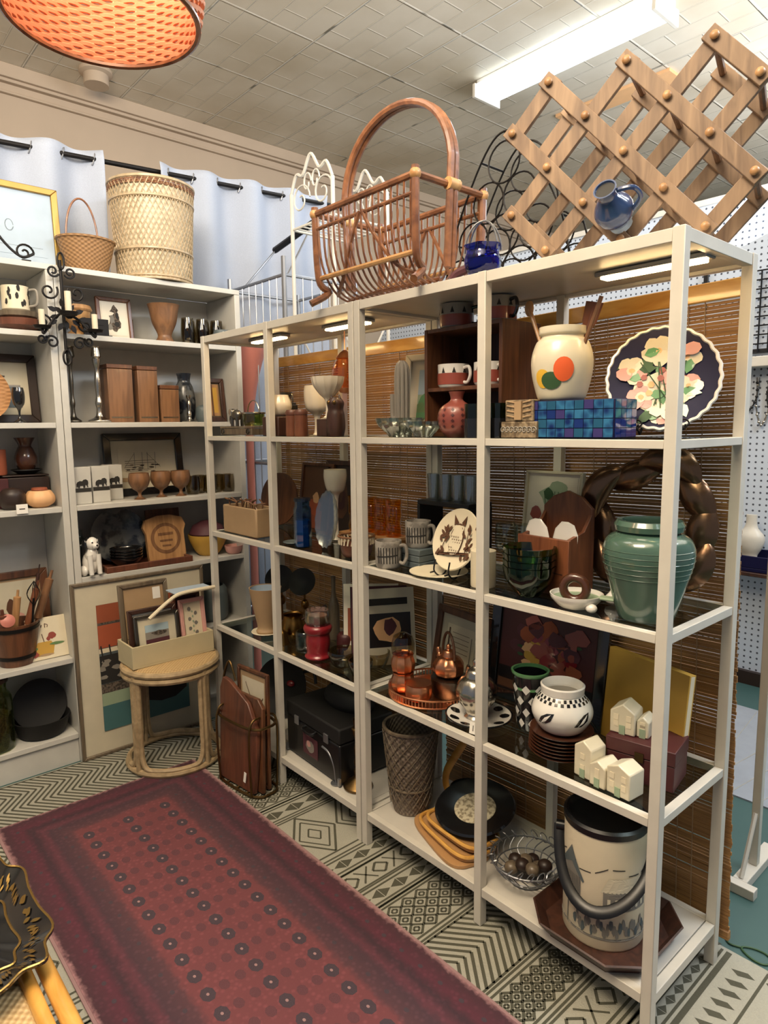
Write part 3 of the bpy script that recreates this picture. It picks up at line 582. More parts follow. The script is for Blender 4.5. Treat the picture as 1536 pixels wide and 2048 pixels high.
# black wire pyramid bottle rack behind
t = thing('wire_bottle_rack', 'black wire pyramid bottle rack of rings behind the wooden wine rack', 'bottle rack', (.375, .235, ZT)); R = .054
for y in (0, .1):
    m = MB()
    for r_ in range(4):
        for i in range(4-r_): m.tube([(x, y, z+R+.002+r_*R*1.76) for x, z, _ in [(R*2*(i-(3-r_)/2)+R*cos(b), R*sin(b), 0) for b in [2*pi*k/24 for k in range(24)]]], .0026, 5, True)
    m.tube([(x, y, z) for x, z, _ in cr([(-.22, .002, 0), (-.19, .16, 0), (-.08, .36, 0), (0, .42, 0), (.08, .36, 0), (.19, .16, 0), (.22, .002, 0)], 6)], .003, 5)
    m.build('ring_panel', 'iron', t)
for x, z in ((-.22, .01), (.22, .01), (-.19, .16), (.19, .16), (-.08, .36), (.08, .36), (0, .42)): MB().tube([(x, 0, z), (x, .1, z)], .003, 5).build('spacer', 'iron', t)
# blue jug in the rack, blue glass basket
t = thing('blue_jug', 'dark blue glazed jug with a round open mouth leaning in the wine rack', 'jug', (.805, .10, ZT+.055)); t.rotation_euler = (rad(62), 0, rad(10))
MB().lathe(vessel(smooth_prof([(.024, .014), (.038, .035), (.04, .055), (.026, .08), (.019, .092), (.024, .11)]), .003), 26).build('body', 'denim_glass', t); MB().lathe([(.018, 0), (.028, .004), (.022, .016), (0, .016)], 22).build('foot', 'pale_blue', t); MB().tube(cr([(.022, 0, .1), (.055, 0, .098), (.062, 0, .07), (.038, 0, .04)], 6), .005, 8).build('handle', 'denim_glass', t)
MB().lathe([(0, .104), (.0215, .104), (.0215, .106), (0, .106)], 20).build('mouth', 'black', t)
t = thing('glass_basket', 'cobalt blue glass basket with thin clear loop handles beside the rattan rack', 'glass basket', (.455, .055, ZT))
MB().lathe(vessel(smooth_prof([(.03, 0), (.042, .015), (.046, .04), (.04, .062), (.048, .075)]), .004), 28, lobes=6, amp=.05).build('bowl', 'cobalt_glass', t); MB().lathe(smooth_prof([(.024, .008), (.036, .02), (.036, .04)])+[(0, .04)], 20).build('lining', 'cobalt', t)
for o_ in (0, .5): MB().tube([(.046*cos(b)*cos(o_), .046*cos(b)*sin(o_), .06+.075*sin(b)) for b in [pi*k/16 for k in range(17)]], .0025, 6).build('handle', 'steel', t)
MB().tube(cr([(-.04, 0, .03), (-.075, -.01, .02), (-.09, -.015, .005)], 5), .012, 8).build('spout', 'plum', t)
# ================================================================== near unit, upper shelf
picture('framed_print', 'green landscape print in a pale yellow frame on the upper shelf', (.055, .25, Z1), .19, .27, .022, 'cream', 'ivory', ['sage', 'sky', 'leaf', 'green_glaze', 'paper'], [(1, rc(0, .5, 1, 1)), (3, blob(.3, .3, .3, .22)), (2, blob(.15, .2, .22, .14)), (4, blob(.7, .6, .2, .1)), (3, rc(0, 0, .5, .14))], rz=rad(22), lean=12)
m = MB()
for k in range(9): b = 2*pi*k/9; m.tube(cr([(.016*cos(b), .016*sin(b), .0), (.018*cos(b), .018*sin(b), .1), (.017*cos(b), .017*sin(b), .2), (.004*cos(b), .004*sin(b), .226)], 5), .0062, 6)
m.lathe([(0, 0), (.03, 0), (.03, .01), (0, .01)], 20).tube(cr([(-.018, 0, .06), (-.04, 0, .06), (-.042, 0, .13)], 5), .009, 8)
solo('ceramic_cactus', m, 'stone_grey', 'tall ribbed pale ceramic cactus standing before the yellow framed print', 'figurine', (.088, .115, Z1))
m = MB().lathe(vessel(smooth_prof([(.03, 0), (.038, .012), (.062, .035), (.07, .056)]), .005), 32, lobes=16, amp=.05).lathe([(.05, .028), (.055, .03), (.05, .032)], 32)
solo('glass_bowl', m, 'crystal', 'cut glass bowl on the upper shelf at the front left of the near unit', 'bowl', (.135, .06, Z1))
m = MB().lathe(vessel(smooth_prof([(.022, 0), (.03, .01), (.045, .028), (.05, .045)]), .005), 28, lobes=14, amp=.06); solo('glass_bowl', m, 'crystal', 'smaller cut glass bowl right of the larger cut glass bowl', 'bowl', (.232, .065, Z1))
t = thing('wall_cubby', 'dark walnut cubby shelf holding red mugs on the upper shelf', 'cubby', (.315, .215, Z1)); w, dd, h = .29, .17, .311
for s in (-1, 1): MB().bb(s*w/2-(.011 if s > 0 else 0), s*w/2+(0 if s > 0 else .011), -dd/2, dd/2, 0, h).build('side_panel', 'walnut', t, .001)
for z, n in ((0, 'base_board'), (.131, 'shelf'), (h-.011, 'top_board')): MB().bb(-w/2+.0115, w/2-.0115, -dd/2+.002, dd/2, z, z+.011).build(n, 'walnut', t, .001)
MB().bb(-w/2+.0115, w/2-.0115, dd/2-.006, dd/2-.001, .011, h-.011).build('back_board', 'dark_walnut', t)
def pmarks(r, h, n=9): return [[(2*pi*k/n-.12, h*.62), (2*pi*k/n+.12, h*.62), (2*pi*k/n, h*.86)] for k in range(n)]
for x, y, z, rz, lab, sc in ((.235, .2, Z1+h, .3, 'red banded soup mug on the cubby top, left of two', 1.08), (.392, .2, Z1+h, -.2, 'red banded soup mug on the cubby top, right of two', 1.05), (.25, .17, Z1+.142, -.1, 'red banded mug inside the cubby, left of two', 1), (.385, .17, Z1+.142, -.3, 'red banded mug inside the cubby, right of two', .95)):
    mug(lab, (x, y, z), .046*sc, .066*sc, 'white_glaze' if z < 1.5 else 'stone_grey', rz, [(.008, .04, 'brick')], 'white_glaze' if z < 1.5 else 'black_glaze', 'red banded mugs of the cubby', pmarks(.046, .066*sc))
m = MB().lathe(vessel(smooth_prof([(.026, 0), (.044, .02), (.052, .052), (.044, .08), (.02, .098), (.017, .108), (.022, .124)]), .003), 32); f = rfun(smooth_prof([(.026, 0), (.044, .02), (.052, .052), (.044, .08), (.02, .098)]))
for k in range(12):
    for z in (.03, .045, .06, .075): wrap(m, f, [(2*pi*k/12-.1, z), (2*pi*k/12, z-.005), (2*pi*k/12+.1, z), (2*pi*k/12, z+.005)], 1, rings=2)
solo('bud_vase', m, ['dusty_red', 'maroon'], 'round dusty red dimpled vase at the front of the walnut cubby', 'vase', (.352, .072, Z1))
def tumbler(label, loc, r, h, m, group, name='tumbler', taper=.85, seg=24, lobes=0): return solo(name, MB().lathe(vessel([(r*taper, 0), (r*(taper+1)/2, h*.5), (r, h)], .0025), seg, lobes=lobes, amp=.04 if lobes else 0), m, label, 'glass', loc, 0, group)
for k, (x, y, lab) in enumerate(((.433, .055, 'left of two dark green tumblers before the walnut cubby'), (.497, .07, 'right of two dark green tumblers before the walnut cubby'))): tumbler(lab, (x, y, Z1), .029, .088, 'green_glass', 'dark green tumblers'); 
for k, (x, y) in enumerate(((.433, .055), (.497, .07))): solo('tumbler_sleeve', MB().lathe([(0, .0), (.0295, .0), (.0305, .05), (.029, .05), (.028, .004), (0, .004)], 24), 'black_glaze', 'dark base sleeve round the %s green tumbler' % ('left', 'right')[k], 'sleeve', (x, y, Z1))
t = thing('carved_box', 'wide carved grey tiki box, lower of the two stacked carved boxes', 'box', (.592, .06, Z1)); MB().bb(-.053, .053, -.03, .03, 0, .04).build('body', 'tiki_stone', t, .002)
m = MB()
for k in range(8): m.tube([(x-.046+k*.013, -.031, .02+z) for x, z in spiral(1.2, .009, .002, 12)], .0016, 5)
m.build('carving', 'stone_grey', t)
t = thing('carved_box', 'small carved brown tiki box, upper of the two stacked carved boxes', 'box', (.592, .06, Z1+.0405)); MB().bb(-.042, .042, -.028, .028, 0, .052).build('body', 'tiki_stone', t, .002); m = MB().bb(-.01, .01, -.034, -.028, .004, .048)
for s in (-1, 1):
    for z in (.01, .022, .034, .045): m.tube([(s*.012, -.029, z), (s*.036, -.029, z+.004)], .0022, 5)
m.build('carving', 'tan', t)
t = thing('mosaic_box', 'blue iridescent mosaic tile box under the cream fruit jar', 'box', (.722, .10, Z1), rad(4)); MB().bb(-.108, .108, -.055, .055, 0, .088).build('body', 'navy', t, .002); m = MB(); RND.seed(5)
for i in range(9):
    for j in range(4): m.bb(-.106+i*.0236, -.106+i*.0236+.022, -.0565, -.055, .003+j*.0213, .003+j*.0213+.0195, RND.choice((0, 0, 1, 2, 3)))
for i in range(4):
    for j in range(4): m.bb(.108, .1095, -.052+i*.0263, -.052+i*.0263+.0245, .003+j*.0213, .003+j*.0213+.0195, RND.choice((0, 1, 2, 3)))
mat('tile_blue', (24, 50, 120), .1, .3, coat=1); mat('tile_teal', (40, 96, 128), .1, .3, coat=1); mat('tile_violet', (70, 60, 120), .1, .3, coat=1)
m.build('tiles', ['mosaic', 'tile_blue', 'tile_teal', 'tile_violet'], t, smooth=False)
jp = smooth_prof([(.05, 0), (.058, .012), (.07, .06), (.072, .1), (.062, .135), (.051, .146), (.05, .152), (.055, .156), (.055, .172)])
t = thing('utensil_jar', 'cream ceramic jar with painted fruit holding wooden utensils on the mosaic box', 'jar', (.665, .1, Z1+.0885), rad(-60)); MB().lathe(vessel(jp, .004), 40).build('body', 'ivory', t); f = rfun(jp); m = MB()
el = lambda a, z, ra, rz_, n=20: [(a+ra*cos(2*pi*k/n), z+rz_*sin(2*pi*k/n)) for k in range(n)]
wrap(m, f, el(-.62, .05, .3, .022), 2, .001); wrap(m, f, el(-.3, .045, .36, .02), 1, .0016); wrap(m, f, el(.12, .07, .32, .028), 0, .0022)
m.build('painted_fruit', ['orange', 'leaf_dark', 'yellow'], t)
for (dx, dy, tx, ty, hh, mm, kind, lab) in ((-.03, .01, -.12, .03, .235, 'oak', 'spoon', 'wooden spoon leaning left out of the cream fruit jar'), (.025, .01, .065, .03, .225, 'cherry', 'spat', 'reddish wooden spatula leaning right in the cream fruit jar'), (.03, -.005, .1, .0, .23, 'teak', 'fork', 'thin dark wooden stick leaning far right in the cream fruit jar'), (.0, .02, .04, .06, .2, 'oak', 'spoon', 'short wooden spoon behind the spatula in the cream fruit jar')):
    b = Vector((.665+dx*.5, .1+dy, Z1+.098)); e = Vector((.665+tx, .1+ty, Z1+.0885+hh)); m = MB(); dr = (e-b)
    m.tube([b, b+dr*.8, e], [.004, .005, .006 if kind == 'spoon' else .005], 8)
    if kind == 'spoon': m.ball(e, (.014, .006, .02), seg=12)
    if kind == 'spat': m.tube([b+dr*.68, b+dr*.8, e], [.005, .02, .024], 8, flat=.2)
    solo('wooden_utensil', m, mm, lab, 'utensil', group='wooden utensils in the cream jar')
# floral plate on easel
t = thing('floral_plate', 'large navy rimmed plate painted with cream roses on a black easel', 'plate', (.858, .212, Z1+.004), rad(24), rx=-rad(16)); Rp = .125
MP = Matrix.Translation((0, 0, Rp+.012)) @ Matrix.Rotation(rad(90), 4, 'X')
MB().lathe([(0, -.006), (Rp*.55, -.006), (Rp*.97, .004), (Rp, .009), (Rp*.96, .009), (Rp*.56, .001), (0, .0)], 56, M=MP, lobes=28, amp=.012).build('dish', 'navy', t)
MB().tube([MP @ Vector(((Rp*.985)*(1+.012*cos(28*b))*cos(b), (Rp*.985)*(1+.012*cos(28*b))*sin(b), .008)) for b in [2*pi*k/168 for k in range(168)]], .0045, 6, True).build('ruffled_rim', 'white_glaze', t)
RND.seed(11); m = MB(); k = 0
def pl(P, mi):
    global k
    k += 1; zz = lambda x, y: .0015+max(0, (math.hypot(x, y)-Rp*.56))*.18+.0006*(k % 22)*.4+.0006
    if len(P) < 4: pass
    c = (sum(a_[0] for a_ in P)/len(P), sum(a_[1] for a_ in P)/len(P)); n = len(P)
    vs = [(c[0], c[1], zz(*c))]+[((c[0]+a_[0])/2, (c[1]+a_[1])/2, zz((c[0]+a_[0])/2, (c[1]+a_[1])/2)) for a_ in P]+[(a_[0], a_[1], zz(*a_)) for a_ in P]
    m.add([MP @ Vector(v) for v in vs], [(0, 1+i, 1+(i+1) % n) for i in range(n)]+[(1+i, 1+n+i, 1+n+(i+1) % n, 1+(i+1) % n) for i in range(n)], mi)
def leafp(x, y, a, l, w): return [(x+l*u*cos(a)-w*v*sin(a), y+l*u*sin(a)+w*v*cos(a)) for u, v in ((0, 0), (.3, .5), (.65, .45), (1, 0), (.65, -.45), (.3, -.5))]
for _ in range(16): x, y = RND.uniform(-.07, .06), RND.uniform(-.09, .07); pl(leafp(x, y, RND.uniform(0, 6.3), RND.uniform(.03, .05), .022), RND.choice((1, 2, 1)))
for b in range(10): pl(ln(RND.uniform(-.02, .03), -.08, RND.uniform(-.05, .05), .04, .0025), 2)
pl(blob(0, -.035, .07, .05, 14), 0)
for x, y, r_ in ((-.01, .068, .036), (-.068, .02, .033), (.05, .052, .033), (.056, -.02, .03), (-.045, -.045, .03), (.0, -.09, .024), (.02, .005, .022)):
    for q in range(5): b = q*1.256+x*20; pl(blob(x+r_*.55*cos(b), y+r_*.55*sin(b), r_*.55, r_*.5, 9), RND.choice((0, 0, 3)))
    pl(blob(x, y, r_*.42, None, 8), 0); pl(blob(x, y, r_*.2, None, 7), 4)
for _ in range(12): x, y = RND.uniform(-.05, .05), RND.uniform(-.06, .02); pl(blob(x, y, .008, None, 6), RND.choice((3, 4, 5)))
for _ in range(7): x, y = RND.uniform(-.03, .03), RND.uniform(-.1, -.05); pl(leafp(x, y, 1.57+RND.uniform(-1, 1), .035, .016), 1)
m.build('painted_roses', ['ivory', 'green_glaze', 'leaf_dark', 'rose', 'peach', 'brick'], t, smooth=False)
s = MB()
for q in (-.05, .05): s.tube(cr([(q, -.03, .012), (q*.9, -.02, .006), (q*.8, .01, .02), (q*.3, .03, .17)], 5), .003, 6); s.tube([(q, -.024, .008)]+[(q+x, -.024-z*.3, .02+z) for x, z in spiral(1, .012, .004, 10)], .002, 5)
s.build('easel', 'iron', t)
# ================================================================== near unit, second shelf
wt = lambda h: [[(-1.9+.22*i, h*.2), (-1.82+.22*i, h*.2), (-1.84+.22*i, h*.8), (-1.92+.22*i, h*.78)] for i in range(8)]+[[(-2.0, h*.42), (-.3, h*.48), (-.3, h*.53), (-2.0, h*.47)]]
mug('grey stoneware mug with black brush marks at the front by the post', (.088, .052, Z2), .041, .084, 'mottle_grey', rad(20), (), None, 'grey stoneware mugs', wt(.084))
t = thing('coaster_stack', 'grey slate block of coasters under the second stoneware mug', 'coasters', (.135, .135, Z2)); MB().bb(-.05, .05, -.045, .045, 0, .0185).bb(-.049, .049, -.045, .045, .02, .0385).bb(-.05, .05, -.044, .045, .04, .0585).build('slab', 'slate', t, .002)
mug('grey stoneware mug with black brush marks raised on the slate block', (.135, .135, Z2+.059), .04, .082, 'mottle_grey', rad(10), (), None, 'grey stoneware mugs', wt(.082))
t = thing('black_riser', 'black riser shelf with clear tumblers on it behind the owl plate', 'riser', (.165, .265, Z2)); MB().bb(-.11, .11, -.055, .055, .18, .195).build('top', 'black', t, .002)
for s in (-1, 1): MB().bb(s*.105-.006, s*.105+.006, -.055, .055, 0, .18).build('side', 'black', t, .001)
for k in range(4): tumbler(('leftmost', 'second', 'third', 'rightmost')[k]+' clear patterned tumbler on the black riser', (.082+k*.053, .262, Z2+.1955), .024, .082, 'crystal', 'clear tumblers on the black riser')
for k in range(3): tumbler(('left', 'middle', 'right')[k]+' short clear glass standing under the black riser', (.1+k*.06, .26, Z2), .022, .07, 'smoke', 'glasses under the black riser')
t = thing('owl_plate', 'cream plate with a brown owl drawing upright on a wire stand', 'plate', (.318, .075, Z2+.012), rad(-4), rx=-rad(20)); Rp = .092; MP = Matrix.Translation((0, 0, Rp+.008)) @ Matrix.Rotation(rad(90), 4, 'X')
MB().lathe([(0, -.005), (Rp*.6, -.005), (Rp, .006), (Rp*.97, .009), (Rp*.6, 0), (0, 0)], 48, M=MP).build('dish', 'cream', t); m = MB(); k = 0; RND.seed(21)
pl(blob(.0, .0, .028, .05, 16, .06), 0)
for sx in (-1, 1): pl([(sx*.022, .04), (sx*.026, .072), (sx*.006, .05)], 0); pl(blob(sx*.012, .033, .0095, None, 10, .05), 1); pl(blob(sx*.012, .033, .0045, None, 8, .05), 0)
pl([(-.004, .024), (.004, .024), (0, .014)], 0); pl(blob(0, -.003, .0255, .046, 16, .05), 1)
for i in range(8):
    for j in range(5): x, y = -.018+j*.009+.004*(i % 2), -.038+i*.008; pl([(x-.003, y), (x, y-.0055), (x+.003, y), (x, y-.002)], 0)
pl(ln(-.065, -.05, .065, -.035, .007), 0)
for _ in range(40):
    b = RND.choice((-1, 1)); x, y = b*RND.uniform(.032, .07), RND.uniform(-.06, .035); pl(leafp(x, y, RND.uniform(.5, 2.6), RND.uniform(.014, .024), .009), 0)
for b in (-1, 1): pl(ln(b*.05, -.05, b*.04, .03, .002), 0)
m.build('owl_drawing', ['brown', 'cream'], t, smooth=False)
s = MB()
for q in (-.03, .03): s.tube(cr([(q, -.034, .03), (q, -.026, -.004), (q*.9, .012, .0), (q*.5, .03, .12)], 5), .0025, 6); s.tube([(q, -.026, -.004), (q, -.04, -.01)], .0025, 6)
s.build('wire_stand', 'black', t)
solo('flat_plate', MB().lathe([(0, 0), (.05, 0), (.086, .009), (.086, .0115), (.05, .0035), (0, .0035)], 44), 'cream', 'cream plate lying flat beneath the upright owl plate', 'plate', (.268, .088, Z2))
t = thing('pillar_candle', 'cream pillar candle beside the middle post on the second shelf', 'candle', (.452, .07, Z2)); MB().lathe([(0, 0), (.033, 0), (.034, .003), (.034, .098), (.028, .1), (0, .096)], 26).build('wax', 'cream', t); MB().tube([(0, 0, .095), (.001, 0, .108)], .0015, 6).build('wick', 'ink', t)
for k in range(4): solo('glass_bowl', MB().lathe(vessel(smooth_prof([(.026, 0), (.034, .008), (.058, .042), (.066, .078)]), .003), 30, lobes=10, amp=.025), 'green_glass', ('lowest', 'second', 'third', 'topmost')[k]+' ribbed green glass bowl of the stack on the second shelf', 'bowl', (.598, .075, Z2+k*.0165), 0, 'stacked green glass bowls')
for k, (x, y) in enumerate(((.40, .235), (.46, .25))): solo('glass_goblet', MB().lathe(vessel(smooth_prof([(.026, 0), (.006, .01), (.006, .05), (.03, .075), (.034, .12), (.03, .15)]), .0022), 26), 'clear', ('left', 'right')[k]+' clear goblet behind the green glass bowls', 'glass', (x, y, Z2), 0, 'clear goblets')
picture('botanical_card', 'pale print of grey green foliage standing behind the wooden letter box', (.50, .285, Z2), .19, .30, .008, 'offwhite', 'paper', ['paper', 'sage', 'leaf_dark', 'brick'], [(1, blob(.55, .8, .35, .12)), (2, blob(.4, .82, .1, .06)), (2, blob(.7, .78, .12, .05)), (1, blob(.6, .9, .2, .06)), (3, blob(.15, .6, .12, .08))]+[(2, ln(.5, .3, .3+.08*i, .85, .012)) for i in range(6)], lean=6, border=.01)
t = thing('letter_box', 'cherry wood wall box with a peaked back holding white pads', 'wooden box', (.605, .185, Z2), rad(-4)); w = .155
MB().prism([(-w/2, 0), (w/2, 0), (w/2, .215), (w*.3, .242), (0, .258), (-w*.3, .242), (-w/2, .215)], .04, .052).build('back_board', 'cherry', t, .002); MB().bb(-w/2-.005, w/2+.005, -.06, -.049, 0, .145).build('front_board', 'cherry', t, .002); MB().bb(-w/2, w/2, -.049, .04, 0, .01).build('base_board', 'cherry', t)
for s in (-1, 1): MB().prism([(-.049, 0), (.04, 0), (.04, .2), (.01, .16), (-.049, .145)], s*w/2-(.01 if s > 0 else 0), s*w/2+(0 if s > 0 else .01), 'yz').build('side_board', 'cherry', t, .001)
MB().bb(-w/2+.012, w/2-.012, -.0605, -.06, .055, .058).bb(-.006, .006, -.066, -.06, .03, .042).build('drawer_front', 'dark_walnut', t)
for s, lab in ((-1, 'left'), (1, 'right')): solo('quilted_pad', MB().lathe([(0, 0), (.032, .004), (.04, .04), (.036, .075), (.02, .098), (0, .102)], 20, sy=.22), 'white_glaze', lab+' white quilted pad standing in the cherry wood box', 'pad', (.60+s*.034, .165, Z2+.085), rad(-4), 'white pads in the wooden box', ry=rad(s*10))
# bronze wreath
t = thing('bronze_wreath', 'large bronze wreath of overlapping leaf shapes leaning against the blind', 'wreath', (.80, .293, Z2+.003), rad(6), rx=-rad(5))
for k in range(9):
    b0 = 2*pi*k/9; P = []; rr_ = []
    for j in range(13): u = j/12; b = b0+u*1.15; r_ = .142+.018*sin(u*3.1)*(1 if k % 2 else -1); P.append((r_*cos(b), -.004*sin(u*pi)-(.012 if k % 2 else 0), .185+r_*sin(b))); rr_.append(.004+.034*sin(pi*u)**.7)
    MB().tube(P, rr_, 10, flat=.55).build('leaf', 'bronze', t)
gp = smooth_prof([(.055, 0), (.062, .01), (.082, .08), (.097, .14), (.09, .178), (.066, .196), (.064, .204)])
t = thing('green_vase', 'large celadon green ridged vase at the right end of the second shelf', 'vase', (.898, .10, Z2)); m = MB().lathe(vessel(gp, .005), 44); f = rfun(gp)
for z in [.1+.012*i for i in range(6)]: m.tube(ring(f(z)-.0004, z, 44), .0014, 5, True)
m.build('body', 'celadon', t); MB().lathe([(.058, .200), (.072, .2), (.074, .212), (.068, .222), (.057, .222), (.055, .21), (.058, .2)], 40).build('neck', 'celadon', t)
t = thing('spoon_dish', 'white dish with a green inside and a long handle on the second shelf', 'dish', (.742, .066, Z2), rad(12)); MB().lathe(vessel(smooth_prof([(.03, 0), (.04, .004), (.058, .022), (.062, .034)]), .003), 34).build('bowl', 'white_glaze', t); MB().lathe([(0, .006), (.038, .006), (.056, .024)], 30).build('glaze', 'sage', t); MB().bb(.055, .135, -.014, .014, .028, .035).build('handle', 'sage', t, .003)
solo('glazed_ring', MB().tube([(.027*cos(b), 0, .037+.027*sin(b)) for b in [2*pi*k/24 for k in range(24)]], .011, 10, True), 'brown_glaze', 'brown glazed ring standing in the green lined dish', 'ring', (.736, .068, Z2+.0065), rad(20))
solo('white_gourd', MB().lathe(smooth_prof([(.002, 0), (.017, .006), (.019, .018), (.008, .032), (.004, .05), (.002, .058)])+[(0, .058)], 18), 'white_glaze', 'small white gourd with a thin neck behind the dish handle', 'gourd', (.79, .15, Z2))
solo('pebble', MB().ball((0, 0, .011), (.014, .012, .011)), 'white_glaze', 'small white shell lying in front of the spoon dish', 'shell', (.795, .045, Z2))
# ================================================================== near unit, third shelf
picture('framed_sampler', 'small sampler print in an oak frame behind the copper kettle', (.165, .262, Z3), .25, .235, .024, 'walnut', 'offwhite', ['cream', 'brown', 'leaf_dark', 'greyink'], [(1, ln(.2, .8-.12*i, .8, .8-.12*i, .012)) for i in range(5)]+[(2, blob(.15, .3, .06)), (1, rc(.08, .05, .12, .9)), (3, rc(.88, .1, .9, .8))], rz=rad(-8), lean=10)
t = thing('gallery_tray', 'round copper gallery tray carrying copper pots on the third shelf', 'tray', (.178, .165-.012, Z3)); 
MB().lathe([(0, .004), (.132, .004), (.136, .006), (.136, 0), (0, 0)], 48).build('plate', 'copper', t); g = MB()
for k in range(80): b = 2*pi*k/80; g.tube([(.138*cos(b), .138*sin(b), .003), (.138*cos(b), .138*sin(b), .026)], .0016, 5)
g.tube(ring(.138, .027, 64), .003, 6, True).tube(ring(.138, .004, 64), .003, 6, True); g.build('gallery', 'copper', t)
cpr = smooth_prof([(.022, 0), (.034, .012), (.037, .035), (.031, .056), (.034, .064)])
for k in range(2): solo('copper_cup', MB().lathe(vessel(cpr, .002), 30, lobes=10, amp=.055), 'copper', ('lower', 'upper')[k]+' fluted copper cup of the stack on the gallery tray', 'cup', (.115, .085, Z3+.0065+k*.0595), 0, 'fluted copper cups')
solo('glass_cloche', MB().lathe([(.036, 0), (.037, .03), (.03, .055), (.012, .066), (0, .068)], 28), 'smoke', 'smoky glass dome resting on the stacked copper cups', 'dome', (.115, .085, Z3+.1305))
solo('copper_pot', MB().lathe(vessel(smooth_prof([(.03, 0), (.04, .012), (.041, .035), (.037, .05)]), .002), 32, lobes=10, amp=.03).lathe([(.036, .05), (.04, .054), (.0, .056)], 28), 'copper', 'low round fluted copper pot at the front of the gallery tray', 'pot', (.198, .072, Z3+.0065))
solo('grey_pan', MB().lathe(vessel([(.05, 0), (.056, .01), (.06, .058)], .003), 32).lathe([(0, .056), (.056, .056), (.056, .059), (0, .06)], 32), 'pewter', 'dark grey pan under the copper kettle on the gallery tray', 'pan', (.238, .17, Z3+.0065))
t = thing('copper_kettle', 'copper kettle with a bail handle standing on the grey pan', 'kettle', (.232, .17, Z3+.067), rad(-20)); MB().lathe(smooth_prof([(.03, 0), (.044, .01), (.047, .035), (.034, .058), (.02, .064)])+[(0, .066)], 36, lobes=9, amp=.055).build('body', 'copper', t)
MB().lathe(smooth_prof([(.022, .063), (.016, .08), (.007, .086), (.008, .096), (.003, .102)])+[(0, .103)], 24).build('lid', 'copper', t); MB().tube(cr([(-.04, 0, .03), (-.062, 0, .045), (-.072, 0, .07)], 5), [.011]*6+[.008]*4+[.006], 10).build('spout', 'copper', t); MB().tube([(.04*cos(b), 0, .06+.078*sin(b)) for b in [pi*k/18 for k in range(19)]], .0045, 8).build('handle', 'brown', t)
t = thing('spotted_plate', 'white plate with large black spots beneath the silver teapot', 'plate', (.402, .115, Z3)); MB().lathe([(0, 0), (.05, 0), (.094, .012), (.095, .016), (.05, .005), (0, .005)], 44).build('dish', 'white_glaze', t); MB().tube(ring(.0945, .0145, 48), .0028, 6, True).build('rim', 'black_glaze', t); m = MB()
for k2 in range(9): b = 2*pi*k2/9; P = blob(.073*cos(b), .073*sin(b), .016, .013, 9, .15); c = (.073*cos(b), .073*sin(b)); zz = lambda x, y: .0058+max(0, math.hypot(x, y)-.05)*.255; m.add([(c[0], c[1], zz(*c))]+[(x, y, zz(x, y)) for x, y in P], [(0, 1+i, 1+(i+1) % 9) for i in range(9)], 0)
m.build('spots', 'black_glaze', t)
t = thing('silver_teapot', 'silver fluted teapot on the black spotted plate', 'teapot', (.392, .115, Z3+.006), rad(-35)); t.scale = (1.18, 1.18, 1.18); MB().lathe(smooth_prof([(.03, 0), (.024, .012), (.044, .04), (.05, .065), (.04, .09), (.024, .102)])+[(0, .104)], 34, lobes=12, amp=.03).build('body', 'silver', t); MB().lathe(smooth_prof([(.027, .1), (.022, .115), (.008, .126), (.009, .138), (.003, .146)])+[(0, .147)], 26).build('lid', 'silver', t)
MB().tube(cr([(.045, 0, .05), (.075, 0, .06), (.08, 0, .095), (.095, 0, .108)], 5), [.011]*5+[.008]*6+[.006]*5, 10).build('spout', 'silver', t); MB().tube(cr([(-.042, 0, .085), (-.085, 0, .095), (-.09, 0, .055), (-.046, 0, .04)], 6), .0045, 8).build('handle', 'silver', t)
solo('price_tag', MB().bb(-.011, .011, -.001, .001, 0, .032).bb(-.001, .001, -.0015, -.001, .008, .024, 1), ['tag', 'ink'], 'white price tag hanging below the black spotted plate', 'tag', (.455, .0278, Z3-.0005), rad(12), rx=rad(-8))
picture('floral_painting', 'dark framed painting of red and yellow flowers at the back of the third shelf', (.495, .272, Z3), .40, .335, .034, 'black_glaze', 'dark_wood_paint', ['maroon', 'black', 'rust', 'brick', 'peach', 'mustard', 'crimson', 'plum', 'brown', 'leaf_dark'],
    [(1, rc(0, .0, 1, .25)), (8, rc(0, 0, 1, .1))]+[(RND.choice((6, 7, 3, 2)), blob(RND.uniform(.2, .85), RND.uniform(.35, .85), .09, .085, 9, .25)) for _ in range(24)]+[(RND.choice((4, 5, 5)), blob(RND.uniform(.22, .45), RND.uniform(.35, .62), .05, .05, 9, .25)) for _ in range(11)]+[(RND.choice((6, 3, 4)), blob(RND.uniform(.5, .8), RND.uniform(.3, .7), .04, .045, 8, .25)) for _ in range(14)]+[(9, blob(RND.uniform(.1, .9), RND.uniform(.3, .8), .035, .02, 7)) for _ in range(5)], lean=7, border=.004)
t = thing('conical_cup', 'tall black and white patterned cup with a green inside', 'cup', (.535, .175, Z3)); cp = [(.03, 0), (.034, .01), (.05, .165)]; MB().lathe(vessel(cp, .003), 34).build('body', 'black_glaze', t); m = MB(); f = rfun(cp)
for i in range(8):
    for j in range(4): b = 2*pi*(i+.5*(j % 2))/8; z = .025+j*.033; wrap(m, f, [(b-.26, z), (b, z-.014), (b+.26, z), (b, z+.014)], 0, rings=2)
m.build('white_pattern', 'white_glaze', t); MB().lathe([(.0495, .158), (.0525, .162), (.0525, .168), (.0465, .168), (.046, .12), (0, .118)], 34).build('green_lining', 'green_glaze', t)
